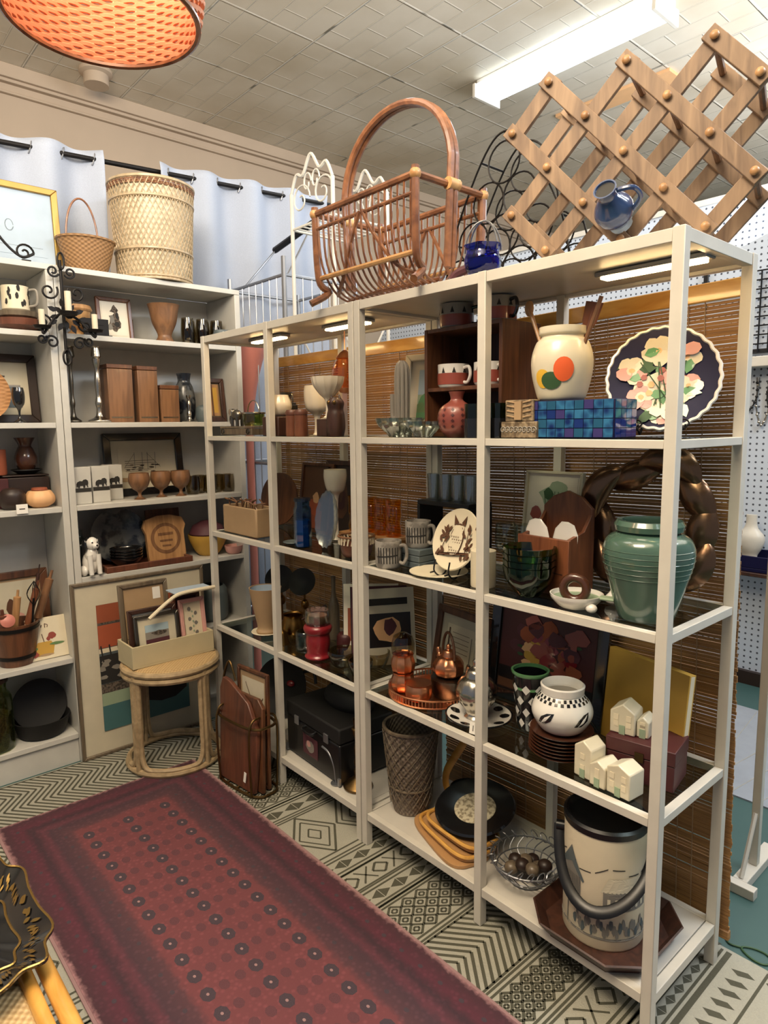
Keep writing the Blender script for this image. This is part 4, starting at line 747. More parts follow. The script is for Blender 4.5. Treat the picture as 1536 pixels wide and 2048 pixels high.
for k2 in range(7): solo('dinner_plate', MB().lathe([(0, 0), (.05, 0), (.083-.0006*k2, .008), (.084-.0006*k2, .0105), (.05, .003), (0, .003)], 40), 'brown_glaze', ('lowest', 'second lowest', 'third lowest', 'middle', 'third highest', 'second highest', 'topmost')[k2]+' dark brown plate of the stack under the checkered pot', 'plate', (.672, .125, Z3+k2*.0088), 0, 'stacked dark brown plates')
t = thing('checkered_pot', 'round white pot with black leaves and a checkered neck on brown plates', 'pot', (.672, .125, Z3+.0572), rad(-88)); kp = smooth_prof([(.04, 0), (.058, .012), (.076, .045), (.074, .07), (.056, .098), (.051, .104)]); MB().lathe(vessel(kp, .004), 44).build('body', 'white_glaze', t); f = rfun(kp); m = MB()
for i in range(26):
    for j in range(2): b = 2*pi*(i+.5*j)/26; wrap(m, f, [(b, .0865+.008*j), (b+.12, .0865+.008*j), (b+.12, .0935+.008*j), (b, .0935+.008*j)], 0, rings=1)
for i in range(5): b = 2*pi*i/5; z = .052; wrap(m, f, [(b+.36*u*.94-.03*v, z+.026*u*.55+.014*v) for u, v in ((-.9, 0), (-.4, .8), (.2, .9), (.9, .4), (.5, -.6), (-.2, -.8))], 0, .0012); wrap(m, f, [(b+.2*u-.02*v, z+.014*u+.005*v) for u, v in ((-1, 0), (0, 1), (1, .3), (0, -.8))], 1, .0018)
m.build('leaf_decor', ['black_glaze', 'white_glaze'], t); MB().lathe([(.051, .102), (.054, .104), (.056, .122), (.052, .125), (.05, .122), (.047, .1)], 40).build('neck', 'white_glaze', t)
t = thing('red_box', 'dark red wooden box under the upper white cottage', 'box', (.877, .175, Z3), rad(10)); MB().bb(-.078, .078, -.055, .055, 0, .062).build('body', 'maroon', t, .002); MB().bb(-.08, .08, -.057, .057, .0635, .098).build('lid', 'maroon', t, .002); MB().bb(-.01, .01, -.061, -.057, .054, .076).build('clasp', 'old_brass', t)
solo('yellow_box', MB().bb(-.125, .125, 0, .022, 0, .245).bb(-.1255, .1255, .004, .018, .003, .242, 1), ['mustard', 'cream'], 'flat mustard yellow boxed book leaning behind the red box', 'book', (.815, .248, Z3+.002), rad(-14), None, .001, rx=-rad(6))
def cottage(name, label, loc, rz, parts):
    t = thing(name, label, 'ceramic house', loc, rz)
    for (x0, x1, y0, y1, h, g) in parts:
        MB().prism([(x0, 0), (x1, 0), (x1, h), ((x0+x1)/2, h+g), (x0, h)], y0, y1).build('house_body', 'ivory', t, .003)
        m = MB(); n = max(1, int((x1-x0)/.026))
        for i in range(n):
            xc = x0+(x1-x0)*(i+.5)/n
            for z in (.018, h*.62): m.bb(xc-.006, xc+.006, y0-.0012, y0+.001, z, z+.014, 1)
        m.bb((x0+x1)/2-.007, (x0+x1)/2+.007, y0-.002, y0+.001, 0, .022, 0); m.build('windows', ['sage', 'cream'], t, smooth=False)
    return t
cottage('ceramic_cottage', 'white ceramic cottage with a green door on the dark red box', (.838, .165, Z3+.0985), rad(10), [(-.04, .02, -.03, .03, .055, .02), (.021, .05, -.022, .03, .04, .012)])
cottage('ceramic_cottage', 'white ceramic row of two cottages at the front edge of the third shelf', (.84, .062, Z3), rad(-6), [(-.08, -.03, -.022, .034, .075, .018), (-.029, .014, -.03, .03, .05, .014), (.015, .076, -.026, .03, .062, .014)])
# ================================================================== near unit, bottom shelf
t = thing('lattice_basket', 'tall grey brown woven wastebasket on the bottom shelf by the post', 'basket', (.095, .135, ZB), rx=0); MB().lathe(vessel(smooth_prof([(.058, 0), (.066, .06), (.082, .2), (.088, .29)]), .004), 40).build('body', 'wicker_grey', t); MB().tube(ring(.088, .288, 44), .006, 6, True).build('rim', 'grey_wood', t); MB().tube(ring(.072, .09, 44), .004, 6, True).build('lower_ring', 'grey_wood', t); m = MB()
for k2 in range(18):
    for s in (-1, 1): m.tube([((.0685+.0725*.0+(u*.024))*cos(2*pi*k2/18+s*u*2.2), (.0685+u*.024)*sin(2*pi*k2/18+s*u*2.2), .03+u*.25) for u in [j/10 for j in range(11)]], .0018, 4)
m.build('lattice', 'grey_wood', t)
for k2, (x, y, z, rz, L_, W_, lab) in enumerate(((.3, .105, 0, -18, .29, .15, 'lowest tan leather mat lying on the bottom shelf'), (.315, .115, .013, -12, .26, .14, 'tan rattan edged tray on the leather mat'), (.33, .125, .034, -6, .23, .13, 'uppermost small rattan edged tan tray'))):
    t = thing('tan_tray', lab, 'tray', (x, y, ZB+z), rad(rz), 'tan trays stacked on the bottom shelf'); P = [(L_/2*abs(cos(b))**.5*(1 if cos(b) > 0 else -1), W_/2*abs(sin(b))**.5*(1 if sin(b) > 0 else -1)) for b in [2*pi*j/40 for j in range(40)]]
    MB().prism(P, 0, .010, 'xy').build('base', 'tan_leather', t, .001)
    if k2: MB().tube([(x_, y_, .014) for x_, y_ in P], .006, 8, True).build('rim', 'bamboo', t)
t = thing('tan_strap', 'bent tan bamboo strip rising behind the tan trays', 'strap', (.185, .24, ZB)); MB().tube(cr([(.12, .02, .01), (.0, .0, .03), (-.03, -.0, .1), (.01, .03, .2), (.06, .05, .3)], 6), .014, 8, flat=.3).build('strip', 'bamboo', t)
t = thing('black_platter', 'black dish with a pebbled grey centre propped on the tan trays', 'dish', (.335, .185, ZB+.057), rad(8), rx=rad(13)); MB().lathe([(0, 0), (.06, 0), (.118, .028), (.125, .034), (.12, .04), (.07, .03), (0, .03)], 44).build('dish', 'black_glaze', t); MB().lathe([(0, .034), (.064, .031), (.066, .028)], 36).build('centre', 'crust', t)
solo('black_bowl', MB().lathe(vessel(smooth_prof([(.03, 0), (.05, .015), (.062, .06)]), .003), 30), 'black_glaze', 'small black bowl behind the tan trays near the lattice basket', 'bowl', (.215, .285, ZB))
t = thing('wire_bowl', 'low wire fruit basket filled with dark cones on the bottom shelf', 'bowl', (.568, .13, ZB)); m = MB().tube(ring(.05, .004, 36), .003, 6, True).tube(ring(.1, .062, 44), .003, 6, True).tube(ring(.084, .034, 40), .002, 6, True)
for k2 in range(22): b = 2*pi*k2/22; m.tube(cr([(.05*cos(b), .05*sin(b), .004), (.085*cos(b+.25), .085*sin(b+.25), .034), (.1*cos(b), .1*sin(b), .062)], 5), .0018, 5); m.tube([((.1+.011*sin(c_))*cos(b+.07*cos(c_)*1.4), (.1+.011*sin(c_))*sin(b+.07*cos(c_)*1.4), .07+.011*cos(c_)) for c_ in [2*pi*j/10 for j in range(10)]], .0015, 4, True)
m.build('wires', 'steel', t); RND.seed(8)
for k2 in range(9): b = k2*2.4; r_ = .011*math.sqrt(k2*2.6); solo('pine_cone', MB().ball((0, 0, .017), (.021, .02, .017), seg=12), 'grey_wood' if k2 % 2 else 'dark_wood_paint', 'dark dried cone in the wire fruit basket', 'cone', (.568+r_*cos(b), .13+r_*sin(b), ZB+.012+.012*(k2 % 3)), b, 'dried cones in the wire basket')
oc = lambda w_, d_, c_: [(-w_, -d_+c_), (-w_+c_, -d_), (w_-c_, -d_), (w_, -d_+c_), (w_, d_-c_), (w_-c_, d_), (-w_+c_, d_), (-w_, d_-c_)]
t = thing('octagonal_tray', 'dark walnut octagonal tray under the ice bucket', 'tray', (.812, .127, ZB)); A, B_ = oc(.13, .13, .055), oc(.155, .157, .065); MB().prism(A, 0, .008, 'xy').build('base', 'dark_walnut', t); m = MB()
for i in range(8): j = (i+1) % 8; m.add([(A[i][0], A[i][1], .002), (A[j][0], A[j][1], .002), (B_[j][0], B_[j][1], .038), (B_[i][0], B_[i][1], .038), (A[i][0]*.98, A[i][1]*.98, .008), (A[j][0]*.98, A[j][1]*.98, .008), (B_[j][0]*.975, B_[j][1]*.975, .04), (B_[i][0]*.975, B_[i][1]*.975, .04)], [(0, 1, 2, 3), (5, 4, 7, 6), (3, 2, 6, 7)])
m.build('rim', 'dark_walnut', t)
t = thing('ice_bucket', 'cream ice bucket with a farm scene and a black strap handle', 'ice bucket', (.806, .122, ZB+.0085), math.atan2(-1.45, .8)); Rb = .098; MB().lathe([(0, 0), (Rb*.97, 0), (Rb, .006), (Rb, .285), (0, .285)], 56).build('body', 'cream', t); MB().lathe([(Rb*1.02, .285), (Rb*1.03, .3), (Rb*.96, .305), (Rb*.9, .3), (Rb*.86, .294), (0, .294)], 48).build('lid', 'black', t)
f = lambda z: Rb; m = MB(); wrap(m, f, [(-1.5, .03), (1.5, .03), (1.5, .036), (-1.5, .036)], 0); wrap(m, f, [(-1.2, .112), (-.55, .112), (-.55, .175), (-.86, .24), (-1.2, .19)], 0); wrap(m, f, [(-1.26, .185), (-.86, .235), (-.46, .165), (-.5, .16), (-.86, .222), (-1.24, .178)], 2, .0016)
for i in range(14): wrap(m, f, [(-1.18+i*.045, .115), (-1.17+i*.045, .115), (-1.17+i*.045, .17), (-1.18+i*.045, .17)], 3, .0018, 1)
wrap(m, f, [(.0, .105), (1.2, .105), (1.2, .155), (.0, .155)], 0); wrap(m, f, [(-.06, .153), (1.3, .153), (1.15, .19), (.12, .19)], 1)
for i in range(6): wrap(m, f, [(.1+i*.18, .112), (.17+i*.18, .112), (.17+i*.18, .138), (.1+i*.18, .138)], 1, .0017, 1)
for i in range(26): b = -.7+i*.075; wrap(m, f, blob(b, .06+.012*sin(i*1.7), .05, .014, 7, .3), 0 if i % 3 else 2, .0012+.00005*(i % 4), 2)
wrap(m, f, [(-1.0, .03), (-.96, .03), (-.94, .085), (-.98, .09)], 0)
for i in range(7): wrap(m, f, [(-1.4+i*.4, .20+.012*sin(i*2)), (-1.1+i*.4, .205+.012*sin(i*2+1)), (-1.1+i*.4, .2075+.012*sin(i*2+1)), (-1.4+i*.4, .2025+.012*sin(i*2))], 3, .0012, 1)
m.build('farm_scene', ['greyink', 'offwhite', 'slate', 'ink'], t, smooth=False)
MB().tube([((Rb+.012)*cos(b), (Rb+.012)*sin(b), .245-.135*max(0, cos(b))**.9*(1-.25*sin(b))) for b in [rad(-92+184*k2/26) for k2 in range(27)]], .0035, 8, flat=4).build('strap_handle', 'black', t)
for s in (-1, 1): MB().tube([(0, s*(Rb-.002), .245), (0, s*(Rb+.02), .245)], .012, 10).build('handle_knob', 'black', t)
# ================================================================== far unit, upper shelf
t = thing('wooden_chest', 'flat grey wooden chest at the left end of the far upper shelf', 'box', (-.80, .085, Z1)); MB().bb(-.125, .125, -.05, .05, .004, .03).build('body', 'grey_wood', t, .002); MB().bb(-.127, .127, -.052, .052, .031, .038).build('lid', 'grey_wood', t, .001)
s = MB()
for q in (-.1, .1): s.tube([(q+x, -.054, .016+z) for x, z in spiral(1.2, .014, .004, 14)], .002, 5)
s.build('scroll_foot', 'iron', t)
t = thing('silver_elephant', 'small tarnished silver elephant on the flat grey chest', 'figurine', (-.865, .08, Z1+.0385)); MB().ball((0, 0, .045), (.03, .02, .022)).ball((-.032, 0, .055), (.016, .014, .017)).tube(cr([(-.045, 0, .055), (-.056, 0, .03), (-.05, 0, .012)], 5), .005, 8).build('body', 'pewter', t)
for x in (-.02, .02):
    for y in (-.011, .011): MB().tube([(x, y, 0), (x, y, .04)], .007, 8).build('leg', 'pewter', t)
for s_ in (-1, 1): MB().ball((-.026, s_*.016, .056), (.013, .003, .015)).build('ear', 'silver', t)
t = thing('relish_dish', 'yellow green glass dish with a silver rim on the flat grey chest', 'dish', (-.735, .08, Z1+.0385)); MB().lathe(vessel(smooth_prof([(.03, 0), (.04, .01), (.044, .05)]), .003), 28).build('bowl', 'olive_glass', t); MB().tube(ring(.044, .05, 32), .004, 6, True).build('rim', 'silver', t); MB().tube([(.044*cos(b), 0, .05+.05*sin(b)) for b in [pi*k/12 for k in range(13)]], .0022, 6).build('handle', 'silver', t)
t = thing('pewter_vase', 'slim pewter vase with curled handles between the grey chest and the milk glass', 'vase', (-.68, .2, Z1)); MB().lathe(vessel(smooth_prof([(.025, 0), (.01, .02), (.026, .08), (.016, .13), (.024, .17)]), .002), 24).build('body', 'pewter', t)
for s_ in (-1, 1): MB().tube(cr([(s_*.022, 0, .11), (s_*.045, 0, .13), (s_*.04, 0, .16), (s_*.02, 0, .155)], 5), .003, 6).build('handle', 'pewter', t)
solo('black_canister', MB().bb(-.024, .024, -.024, .024, 0, .118).bb(-.02, .02, -.02, .02, .118, .126), 'black_glaze', 'small black square canister right of the middle post on the far upper shelf', 'canister', (-.585, .15, Z1), 0, None, .003)
t = thing('burl_block', 'dark brown wooden block under the round milk glass bowl', 'wooden block', (-.535, .07, Z1)); MB().bb(-.055, .055, -.04, .04, 0, .072).build('body', 'dark_walnut', t, .004)
solo('milk_glass_bowl', MB().lathe(vessel(smooth_prof([(.022, 0), (.036, .012), (.046, .04), (.036, .07), (.034, .078)]), .003), 32, lobes=12, amp=.025), 'milk', 'round milk glass bowl on the dark brown wooden block', 'bowl', (-.53, .07, Z1+.0725))
solo('milk_glass_goblet', MB().lathe(vessel(smooth_prof([(.03, 0), (.012, .012), (.012, .07), (.04, .1), (.047, .15), (.044, .185)]), .003), 32, lobes=12, amp=.025), 'milk', 'cream milk glass goblet behind the pair of brown shakers', 'goblet', (-.46, .19, Z1))
for k, x in enumerate((-.432, -.378)): t = thing('wooden_shaker', ('left', 'right')[k]+' one of two reddish brown wooden shakers on the far upper shelf', 'shaker', (x, .06, Z1), 0, 'reddish brown shakers'); MB().lathe([(0, 0), (.024, 0), (.025, .01), (.023, .075), (0, .075)], 24).build('body', 'cherry', t); MB().lathe([(0, .0755), (.0245, .0755), (.0255, .085), (.02, .094), (0, .095)], 24).build('cap', 'redwood', t)
solo('dark_pedestal', MB().bb(-.03, .03, -.03, .03, 0, .06), 'dark_walnut', 'dark wooden pedestal under the milk glass compote', 'pedestal', (-.27, .10, Z1), 0, None, .003)
solo('milk_glass_compote', MB().lathe(vessel(smooth_prof([(.028, 0), (.01, .012), (.009, .06), (.03, .085), (.05, .115), (.056, .142)]), .003), 36, lobes=14, amp=.04), 'milk', 'milk glass compote with a ruffled rim on the dark pedestal', 'compote', (-.27, .10, Z1+.0605))
t = thing('carved_owl', 'dark carved wooden owl beside the near end post of the far unit', 'figurine', (-.195, .075, Z1), rad(20)); MB().lathe(smooth_prof([(.026, 0), (.032, .03), (.03, .07), (.026, .09), (.029, .112), (.018, .128)])+[(0, .132)], 22).build('body', 'dark_walnut', t)
for s_ in (-1, 1): MB().ball((s_*.011, -.025, .112), .007, seg=10).build('eye', 'old_brass', t); MB().lathe([(.007, 0), (0, .018)], 8, at=(s_*.016, 0, .122)).build('ear_tuft', 'dark_walnut', t)
t = thing('orange_lantern', 'orange glass lantern hanging from the far unit top near the blind', 'lantern', (-.40, .28, 1.50)); MB().lathe(vessel(smooth_prof([(.03, .02), (.05, .05), (.045, .1), (.03, .13)]), .003), 26, lobes=8, amp=.05).build('globe', 'orange_glass', t); MB().lathe([(0, .13), (.034, .13), (.02, .15), (.006, .16), (0, .16)], 22).build('cap', 'copper', t); MB().tube([(0, 0, .16), (0, 0, .229)], .002, 6).build('chain', 'copper', t); MB().lathe([(0, 0), (.02, .004), (.032, .02), (0, .022)], 20).build('base', 'copper', t)
# ================================================================== far unit, second shelf
t = thing('planter_trough', 'long tan ceramic planter trough holding dried stems', 'planter', (-.80, .085, Z2)); m = MB().bb(-.13, .13, -.048, .048, 0, .01)
for s_ in (-1, 1): m.bb(-.13, .13, s_*.048-.004, s_*.048+.004, 0, .115); m.bb(s_*.13-.004, s_*.13+.004, -.048, .048, 0, .115)
m.build('body', 'tan', t, .004); MB().bb(-.126, .126, -.044, .044, .08, .095).build('filling', 'felt', t); g = MB(); RND.seed(31)
for k in range(16): x = RND.uniform(-.12, .12); y = RND.uniform(-.03, .03); g.tube(cr([(x, y, .09), (x+RND.uniform(-.03, .03), y, .125), (x+RND.uniform(-.06, .06), y+RND.uniform(-.02, .02), .14)], 4), .003, 5)
g.build('dried_stems', 'teak', t); MB().tube(cr([(-.132, 0, .1), (-.16, 0, .1), (-.16, 0, .05), (-.132, 0, .03)], 5), .005, 8).build('handle', 'tan', t)
solo('wooden_platter', MB().lathe([(0, 0), (.09, 0), (.115, .01), (.115, .016), (.088, .009), (0, .009)], 44, M=Matrix.Translation((0, 0, .117)) @ Matrix.Rotation(rad(90), 4, 'X')), 'walnut', 'round dark wooden platter standing upright behind the tan trough', 'platter', (-.895, .285, Z2+.075), rad(10), None, 0, rx=rad(-8)).location.z = Z2+.002
picture('parquetry_panel', 'brown wooden panel with a pale sun inlay behind the blue glass', (-.635, .275, Z2), .24, .285, .012, 'walnut', 'brown', ['brown', 'peach', 'rust', 'terracotta', 'dark_wood_paint'], [(2, rc(0, 0, 1, .3)), (3, blob(.45, .35, .25, .14)), (1, blob(.5, .5, .12, .09)), (4, rc(.75, 0, 1, .6))], rz=rad(-4), lean=7, border=.004)
picture('dark_plaque', 'dark brown carved plaque behind the white goblet on the far unit', (-.47, .282, Z2), .2, .30, .02, 'dark_walnut', 'dark_wood_paint', ['dark_wood_paint', 'brown', 'maroon'], [(1, blob(.5, .5, .3, .3)), (2, blob(.5, .5, .2, .18)), (1, blob(.5, .55, .08, .1))], lean=5, border=.003)
solo('white_goblet', MB().lathe(vessel(smooth_prof([(.034, 0), (.012, .015), (.011, .16), (.034, .195), (.044, .24), (.043, .272)]), .003), 32), 'milk', 'tall white goblet in front of the dark brown carved plaque', 'goblet', (-.415, .235, Z2))
t = thing('blue_bottle', 'tall square blue glass canister at the front of the far second shelf', 'canister', (-.385, .06, Z2), rad(12)); MB().lathe(vessel([(.03, 0), (.032, .004), (.032, .14), (.027, .15), (.027, .168)], .004), 8).build('body', 'blue_glass', t); MB().lathe([(0, .004), (.027, .004), (.027, .10), (0, .1)], 8).build('lining', 'glass_blue', t); MB().lathe([(0, .168), (.03, .168), (.03, .18), (0, .182)], 16).build('lid', 'blue_glass', t)
solo('blue_saucer', MB().lathe([(0, 0), (.03, 0), (.042, .008), (.04, .01), (.03, .003), (0, .003)], 30), 'slate', 'small dark saucer left of the square blue glass canister', 'saucer', (-.465, .075, Z2))
solo('oval_dish', MB().lathe([(0, 0), (.03, 0), (.045, .012), (.045, .017), (.028, .006), (0, .006)], 36, M=Matrix.Translation((0, 0, .104)) @ Matrix.Rotation(rad(90), 4, 'X') @ Matrix.Diagonal((1, 2.25, 1, 1)), lobes=18, amp=.025), 'crystal', 'oval cut crystal dish standing upright right of the blue glass', 'dish', (-.29, .095, Z2+.002), rad(25), rx=rad(-10))
t = thing('small_rack', 'small wooden slatted riser carrying the amber glasses', 'riser', (-.155, .205, Z2)); MB().bb(-.135, .135, -.055, .055, .048, .060).build('top', 'oak', t, .002)
for x in (-.12, .12): MB().bb(x-.01, x+.01, -.05, .05, 0, .048).build('leg', 'oak', t, .001)
for k, x in enumerate((-.255, -.185, -.115, -.055)): t = thing('amber_mug', ('leftmost', 'second', 'third', 'rightmost')[k]+' amber glass mug on the small wooden riser', 'mug', (x, .205, Z2+.0605), rad(-30), 'amber glass mugs'); MB().lathe(vessel(smooth_prof([(.026, 0), (.029, .02), (.025, .045), (.029, .07), (.028, .1), (.03, .125)], 4), .0035), 26).build('body', 'amber', t); MB().tube(cr([(.027, 0, .1), (.046, 0, .1), (.048, 0, .05), (.027, 0, .035)], 5), .004, 8).build('handle', 'amber', t)
t = thing('beaded_bowl', 'reddish brown bowl with a beaded white rim near the front of the far unit', 'bowl', (-.105, .082, Z2)); MB().lathe(vessel(smooth_prof([(.035, 0), (.048, .01), (.056, .045)]), .004), 32).build('body', 'redwood', t); b_ = MB()
for k in range(26): b = 2*pi*k/26; b_.tube([(.058*cos(b), .058*sin(b), .046), (.06*cos(b+.1), .06*sin(b+.1), .07)], .003, 5)
b_.build('bead_rim', 'cream', t); MB().tube(ring(.06, .072, 36), .004, 6, True).build('top_ring', 'teak', t)
# ================================================================== far unit, third shelf
solo('cream_saucer', MB().lathe([(0, 0), (.04, 0), (.062, .012), (.06, .015), (.038, .005), (0, .005)], 34), 'cream', 'cream saucer under the tan flower pot on the far third shelf', 'saucer', (-.712, .092, Z3))
t = thing('flower_pot', 'flared tan ceramic pot with a pale blue inside on the cream saucer', 'pot', (-.712, .092, Z3+.0055), rx=rad(0)); MB().lathe(vessel(smooth_prof([(.036, 0), (.042, .01), (.036, .03), (.05, .1), (.066, .19)]), .004), 34).build('body', 'tan', t); MB().lathe([(0, .15), (.053, .15), (.0603, .187)], 34).build('glaze_inside', 'pale_blue', t)
def cymbal(name, label, loc, r, rz, rx, st):
    t = thing(name, label, 'sconce', loc, rz); M = Matrix.Translation((0, 0, st)) @ Matrix.Rotation(rx, 4, 'X'); MB().lathe([(0, 0), (r*.5, .01), (r, .03), (r, .034), (r*.5, .016), (0, .008)], 34, M=M).build('dish', 'matte_black', t); MB().tube([(0, 0, .008), (0, 0, st+.005)], .005, 8).build('stem', 'brass', t); MB().lathe([(0, 0), (.035, 0), (.03, .01), (0, .014)], 26).build('base', 'brass', t); MB().ball((0, 0, st*.55), (.018, .018, .022)).build('knop', 'brass', t)
cymbal('black_sconce', 'black round dish on a brass stem behind the tan flower pot', (-.80, .225, Z3), .062, rad(40), rad(62), .185); cymbal('black_sconce', 'smaller black oval dish on a brass stem right of the middle post', (-.655, .245, Z3), .058, rad(35), rad(62), .195)
t = thing('brass_pot', 'shiny brass pot with a long dark handle below the smaller black dish', 'pot', (-.60, .15, Z3), rad(15)); MB().lathe(vessel(smooth_prof([(.03, 0), (.046, .02), (.05, .05), (.04, .085), (.044, .095)]), .002), 30).build('body', 'brass', t); MB().tube([(.045, 0, .08), (.09, .03, .11), (.13, .05, .135)], [.004, .006, .008], 8).build('handle', 'dark_walnut', t)
solo('brass_bell', MB().lathe(vessel(smooth_prof([(.03, 0), (.024, .02), (.016, .045), (.008, .055)]), .002), 24).tube([(0, 0, .05), (0, 0, .085)], .005, 8), 'brass', 'small brass bell in front of the brass pot', 'bell', (-.56, .07, Z3))
solo('dark_bottle', MB().lathe(smooth_prof([(.02, 0), (.022, .01), (.022, .13), (.009, .18), (.009, .25)])+[(.011, .252), (0, .256)], 22), 'grey_wood', 'slim dark bottle behind the red candle holder', 'bottle', (-.475, .26, Z3))
solo('clear_jar', MB().lathe(vessel(smooth_prof([(.03, 0), (.036, .01), (.036, .07), (.03, .08)]), .003), 26, lobes=12, amp=.02), 'clear', 'clear ribbed jar left of the red candle holder', 'jar', (-.425, .085, Z3))
t = thing('red_candle_holder', 'crimson ceramic candle holder topped with a ribbed glass cup', 'candle holder', (-.338, .082, Z3)); MB().lathe(smooth_prof([(.046, 0), (.05, .008), (.042, .022), (.045, .06), (.043, .09), (.05, .1), (.053, .115), (.046, .125)])+[(0, .125)], 36, lobes=0).build('body', 'crimson', t); MB().lathe(vessel([(.04, .1255), (.046, .14), (.044, .18)], .004), 28, lobes=14, amp=.03).build('glass_cup', 'crystal', t); MB().lathe([(0, .1305), (.034, .1305), (.035, .16), (0, .16)], 20).build('candle', 'rose', t)
solo('red_jar', MB().lathe(smooth_prof([(.03, 0), (.034, .02), (.034, .07), (.026, .085)])+[(0, .09)], 24), 'maroon', 'dark red jar behind the crimson candle holder', 'jar', (-.285, .17, Z3))
for k, (x, y, r_) in enumerate(((-.205, .095, .056), (-.115, .17, .05), (-.085, .075, .042))): solo('glass_dish', MB().lathe(vessel(smooth_prof([(r_*.5, 0), (r_*.7, .008), (r_, .045), (r_*.98, .058)]), .003), 30, lobes=12, amp=.02), 'smoke', ('large smoky glass dish right of the red candle holder', 'smoky glass dish at the back by the shelf end', 'small smoky glass dish at the front by the end post')[k], 'dish', (x, y, Z3), 0, 'smoky glass dishes')
solo('wood_block', MB().bb(-.05, .05, -.035, .035, 0, .08), 'dark_walnut', 'dark wooden block leaning at the back of the far third shelf', 'wooden block', (-.21, .265, Z3), rad(8), None, .004)
for k, (x, rz, c1, c2) in enumerate(((-.165, 14, 'paper', 'rust'), (-.115, 20, 'plum', 'brick'), (-.07, 26, 'offwhite', 'black'))):
    t = thing('magazine', ('leftmost leaning magazine with an orange cover by the shelf end', 'middle leaning magazine with a purple cover by the shelf end', 'rightmost leaning magazine with a black spine by the shelf end')[k], 'magazine', (x-.028, .215, Z3+.001), rad(rz+34), 'magazines at the shelf end', rx=-rad(9)); MB().bb(-.10, .10, .001, .013, .001, .27).build('pages', 'paper', t); MB().bb(-.101, .101, 0, .001, 0, .271, 0).bb(-.103, -.101, 0, .014, 0, .271, 1).build('cover', [c1, 'black'], t)
    RND.seed(k+3); art_mb(.19, .24, -.095, .015, -.0005, [(1, rc(.05, .2, .95, .7)), (2, blob(.5, .45, .25, .18)), (3, blob(.55, .5, .12, .12)), (4, rc(.1, .82, .9, .92))]).build('cover_picture', [c1, c2, 'peach', 'plum', 'ink'], t, smooth=False)
# ================================================================== far unit, bottom shelf
t = thing('black_case', 'black hard case with silver corners on the far bottom shelf', 'case', (-.335, .165, ZB), rad(-3)); MB().bb(-.18, .18, -.12, .12, .006, .15).build('body', 'black', t, .006); MB().bb(-.181, .181, -.121, .121, .153, .21).build('lid', 'matte_black', t, .006)
for x in (-.1, .1): MB().bb(x-.014, x+.014, -.126, -.121, .135, .168).build('latch', 'steel', t, .001)
MB().tube(cr([(-.035, -.122, .15), (-.03, -.142, .145), (.03, -.142, .145), (.035, -.122, .15)], 5), .005, 8).build('handle', 'black', t); art_mb(.1, .075, -.06, .04, -.1215, [(1, blob(.5, .5, .3)), (2, blob(.4, .6, .15))]).build('label', ['plum', 'stone_grey', 'rose'], t, smooth=False)
for x in (-.178, .178): MB().bb(x-.006, x+.006, -.126, -.118, .004, .03).build('corner', 'steel', t)
t = thing('black_bag', 'soft black bag with a loop handle on top of the black case', 'bag', (-.31, .2, ZB+.2115)); MB().lathe(smooth_prof([(.11, 0), (.125, .025), (.10, .06), (.05, .075)])+[(0, .078)], 28, sy=.6).build('body', 'matte_black', t); MB().tube([(.07*cos(b), -.03, .05+.07*sin(b)) for b in [pi*k/14 for k in range(15)]], .006, 8).build('handle', 'black', t)
t = thing('black_pan', 'large black pan leaning on its side at the left of the far bottom shelf', 'pan', (-.80, .2, ZB+.004), rad(25), rx=rad(-18)); M = Matrix.Translation((0, 0, .128)) @ Matrix.Rotation(rad(90), 4, 'X'); MB().lathe([(0, -.012), (.08, -.01), (.125, .028), (.125, .033), (.078, -.002), (0, -.004)], 40, M=M).build('body', 'matte_black', t); MB().tube(cr([(.1, -.02, .2), (.15, -.03, .21), (.17, -.03, .16)], 5), .007, 8).build('handle', 'black', t); MB().ball((.03, .0, .14), (.02, .012, .014)).build('red_knob', 'crimson', t)
solo('white_cup', MB().lathe(vessel(smooth_prof([(.022, 0), (.036, .015), (.04, .04)]), .003), 26), 'white_glaze', 'small white cup left of the black case on the bottom shelf', 'cup', (-.57, .115, ZB))
t = thing('brass_candlestick', 'tall turned brass candlestick at the right end of the far bottom shelf', 'candlestick', (-.122, .085, ZB)); MB().lathe(smooth_prof([(.05, 0), (.052, .008), (.035, .022), (.014, .04), (.016, .06), (.010, .07), (.014, .09), (.010, .11), (.013, .14), (.009, .17), (.016, .2), (.02, .215)])+[(.016, .22), (0, .22)], 30).build('stem', 'old_brass', t); MB().lathe(vessel([(.012, .22), (.016, .25)], .002), 20).build('socket', 'old_brass', t)
solo('brass_hook', MB().tube(cr([(0, 0, .002), (-.01, -.0, .06), (-.04, 0, .1), (-.08, 0, .11)], 6), .004, 8).lathe([(0, 0), (.02, 0), (.02, .004), (0, .004)], 18), 'steel', 'thin curved metal hook standing left of the brass candlestick', 'hook', (-.19, .04, ZB))
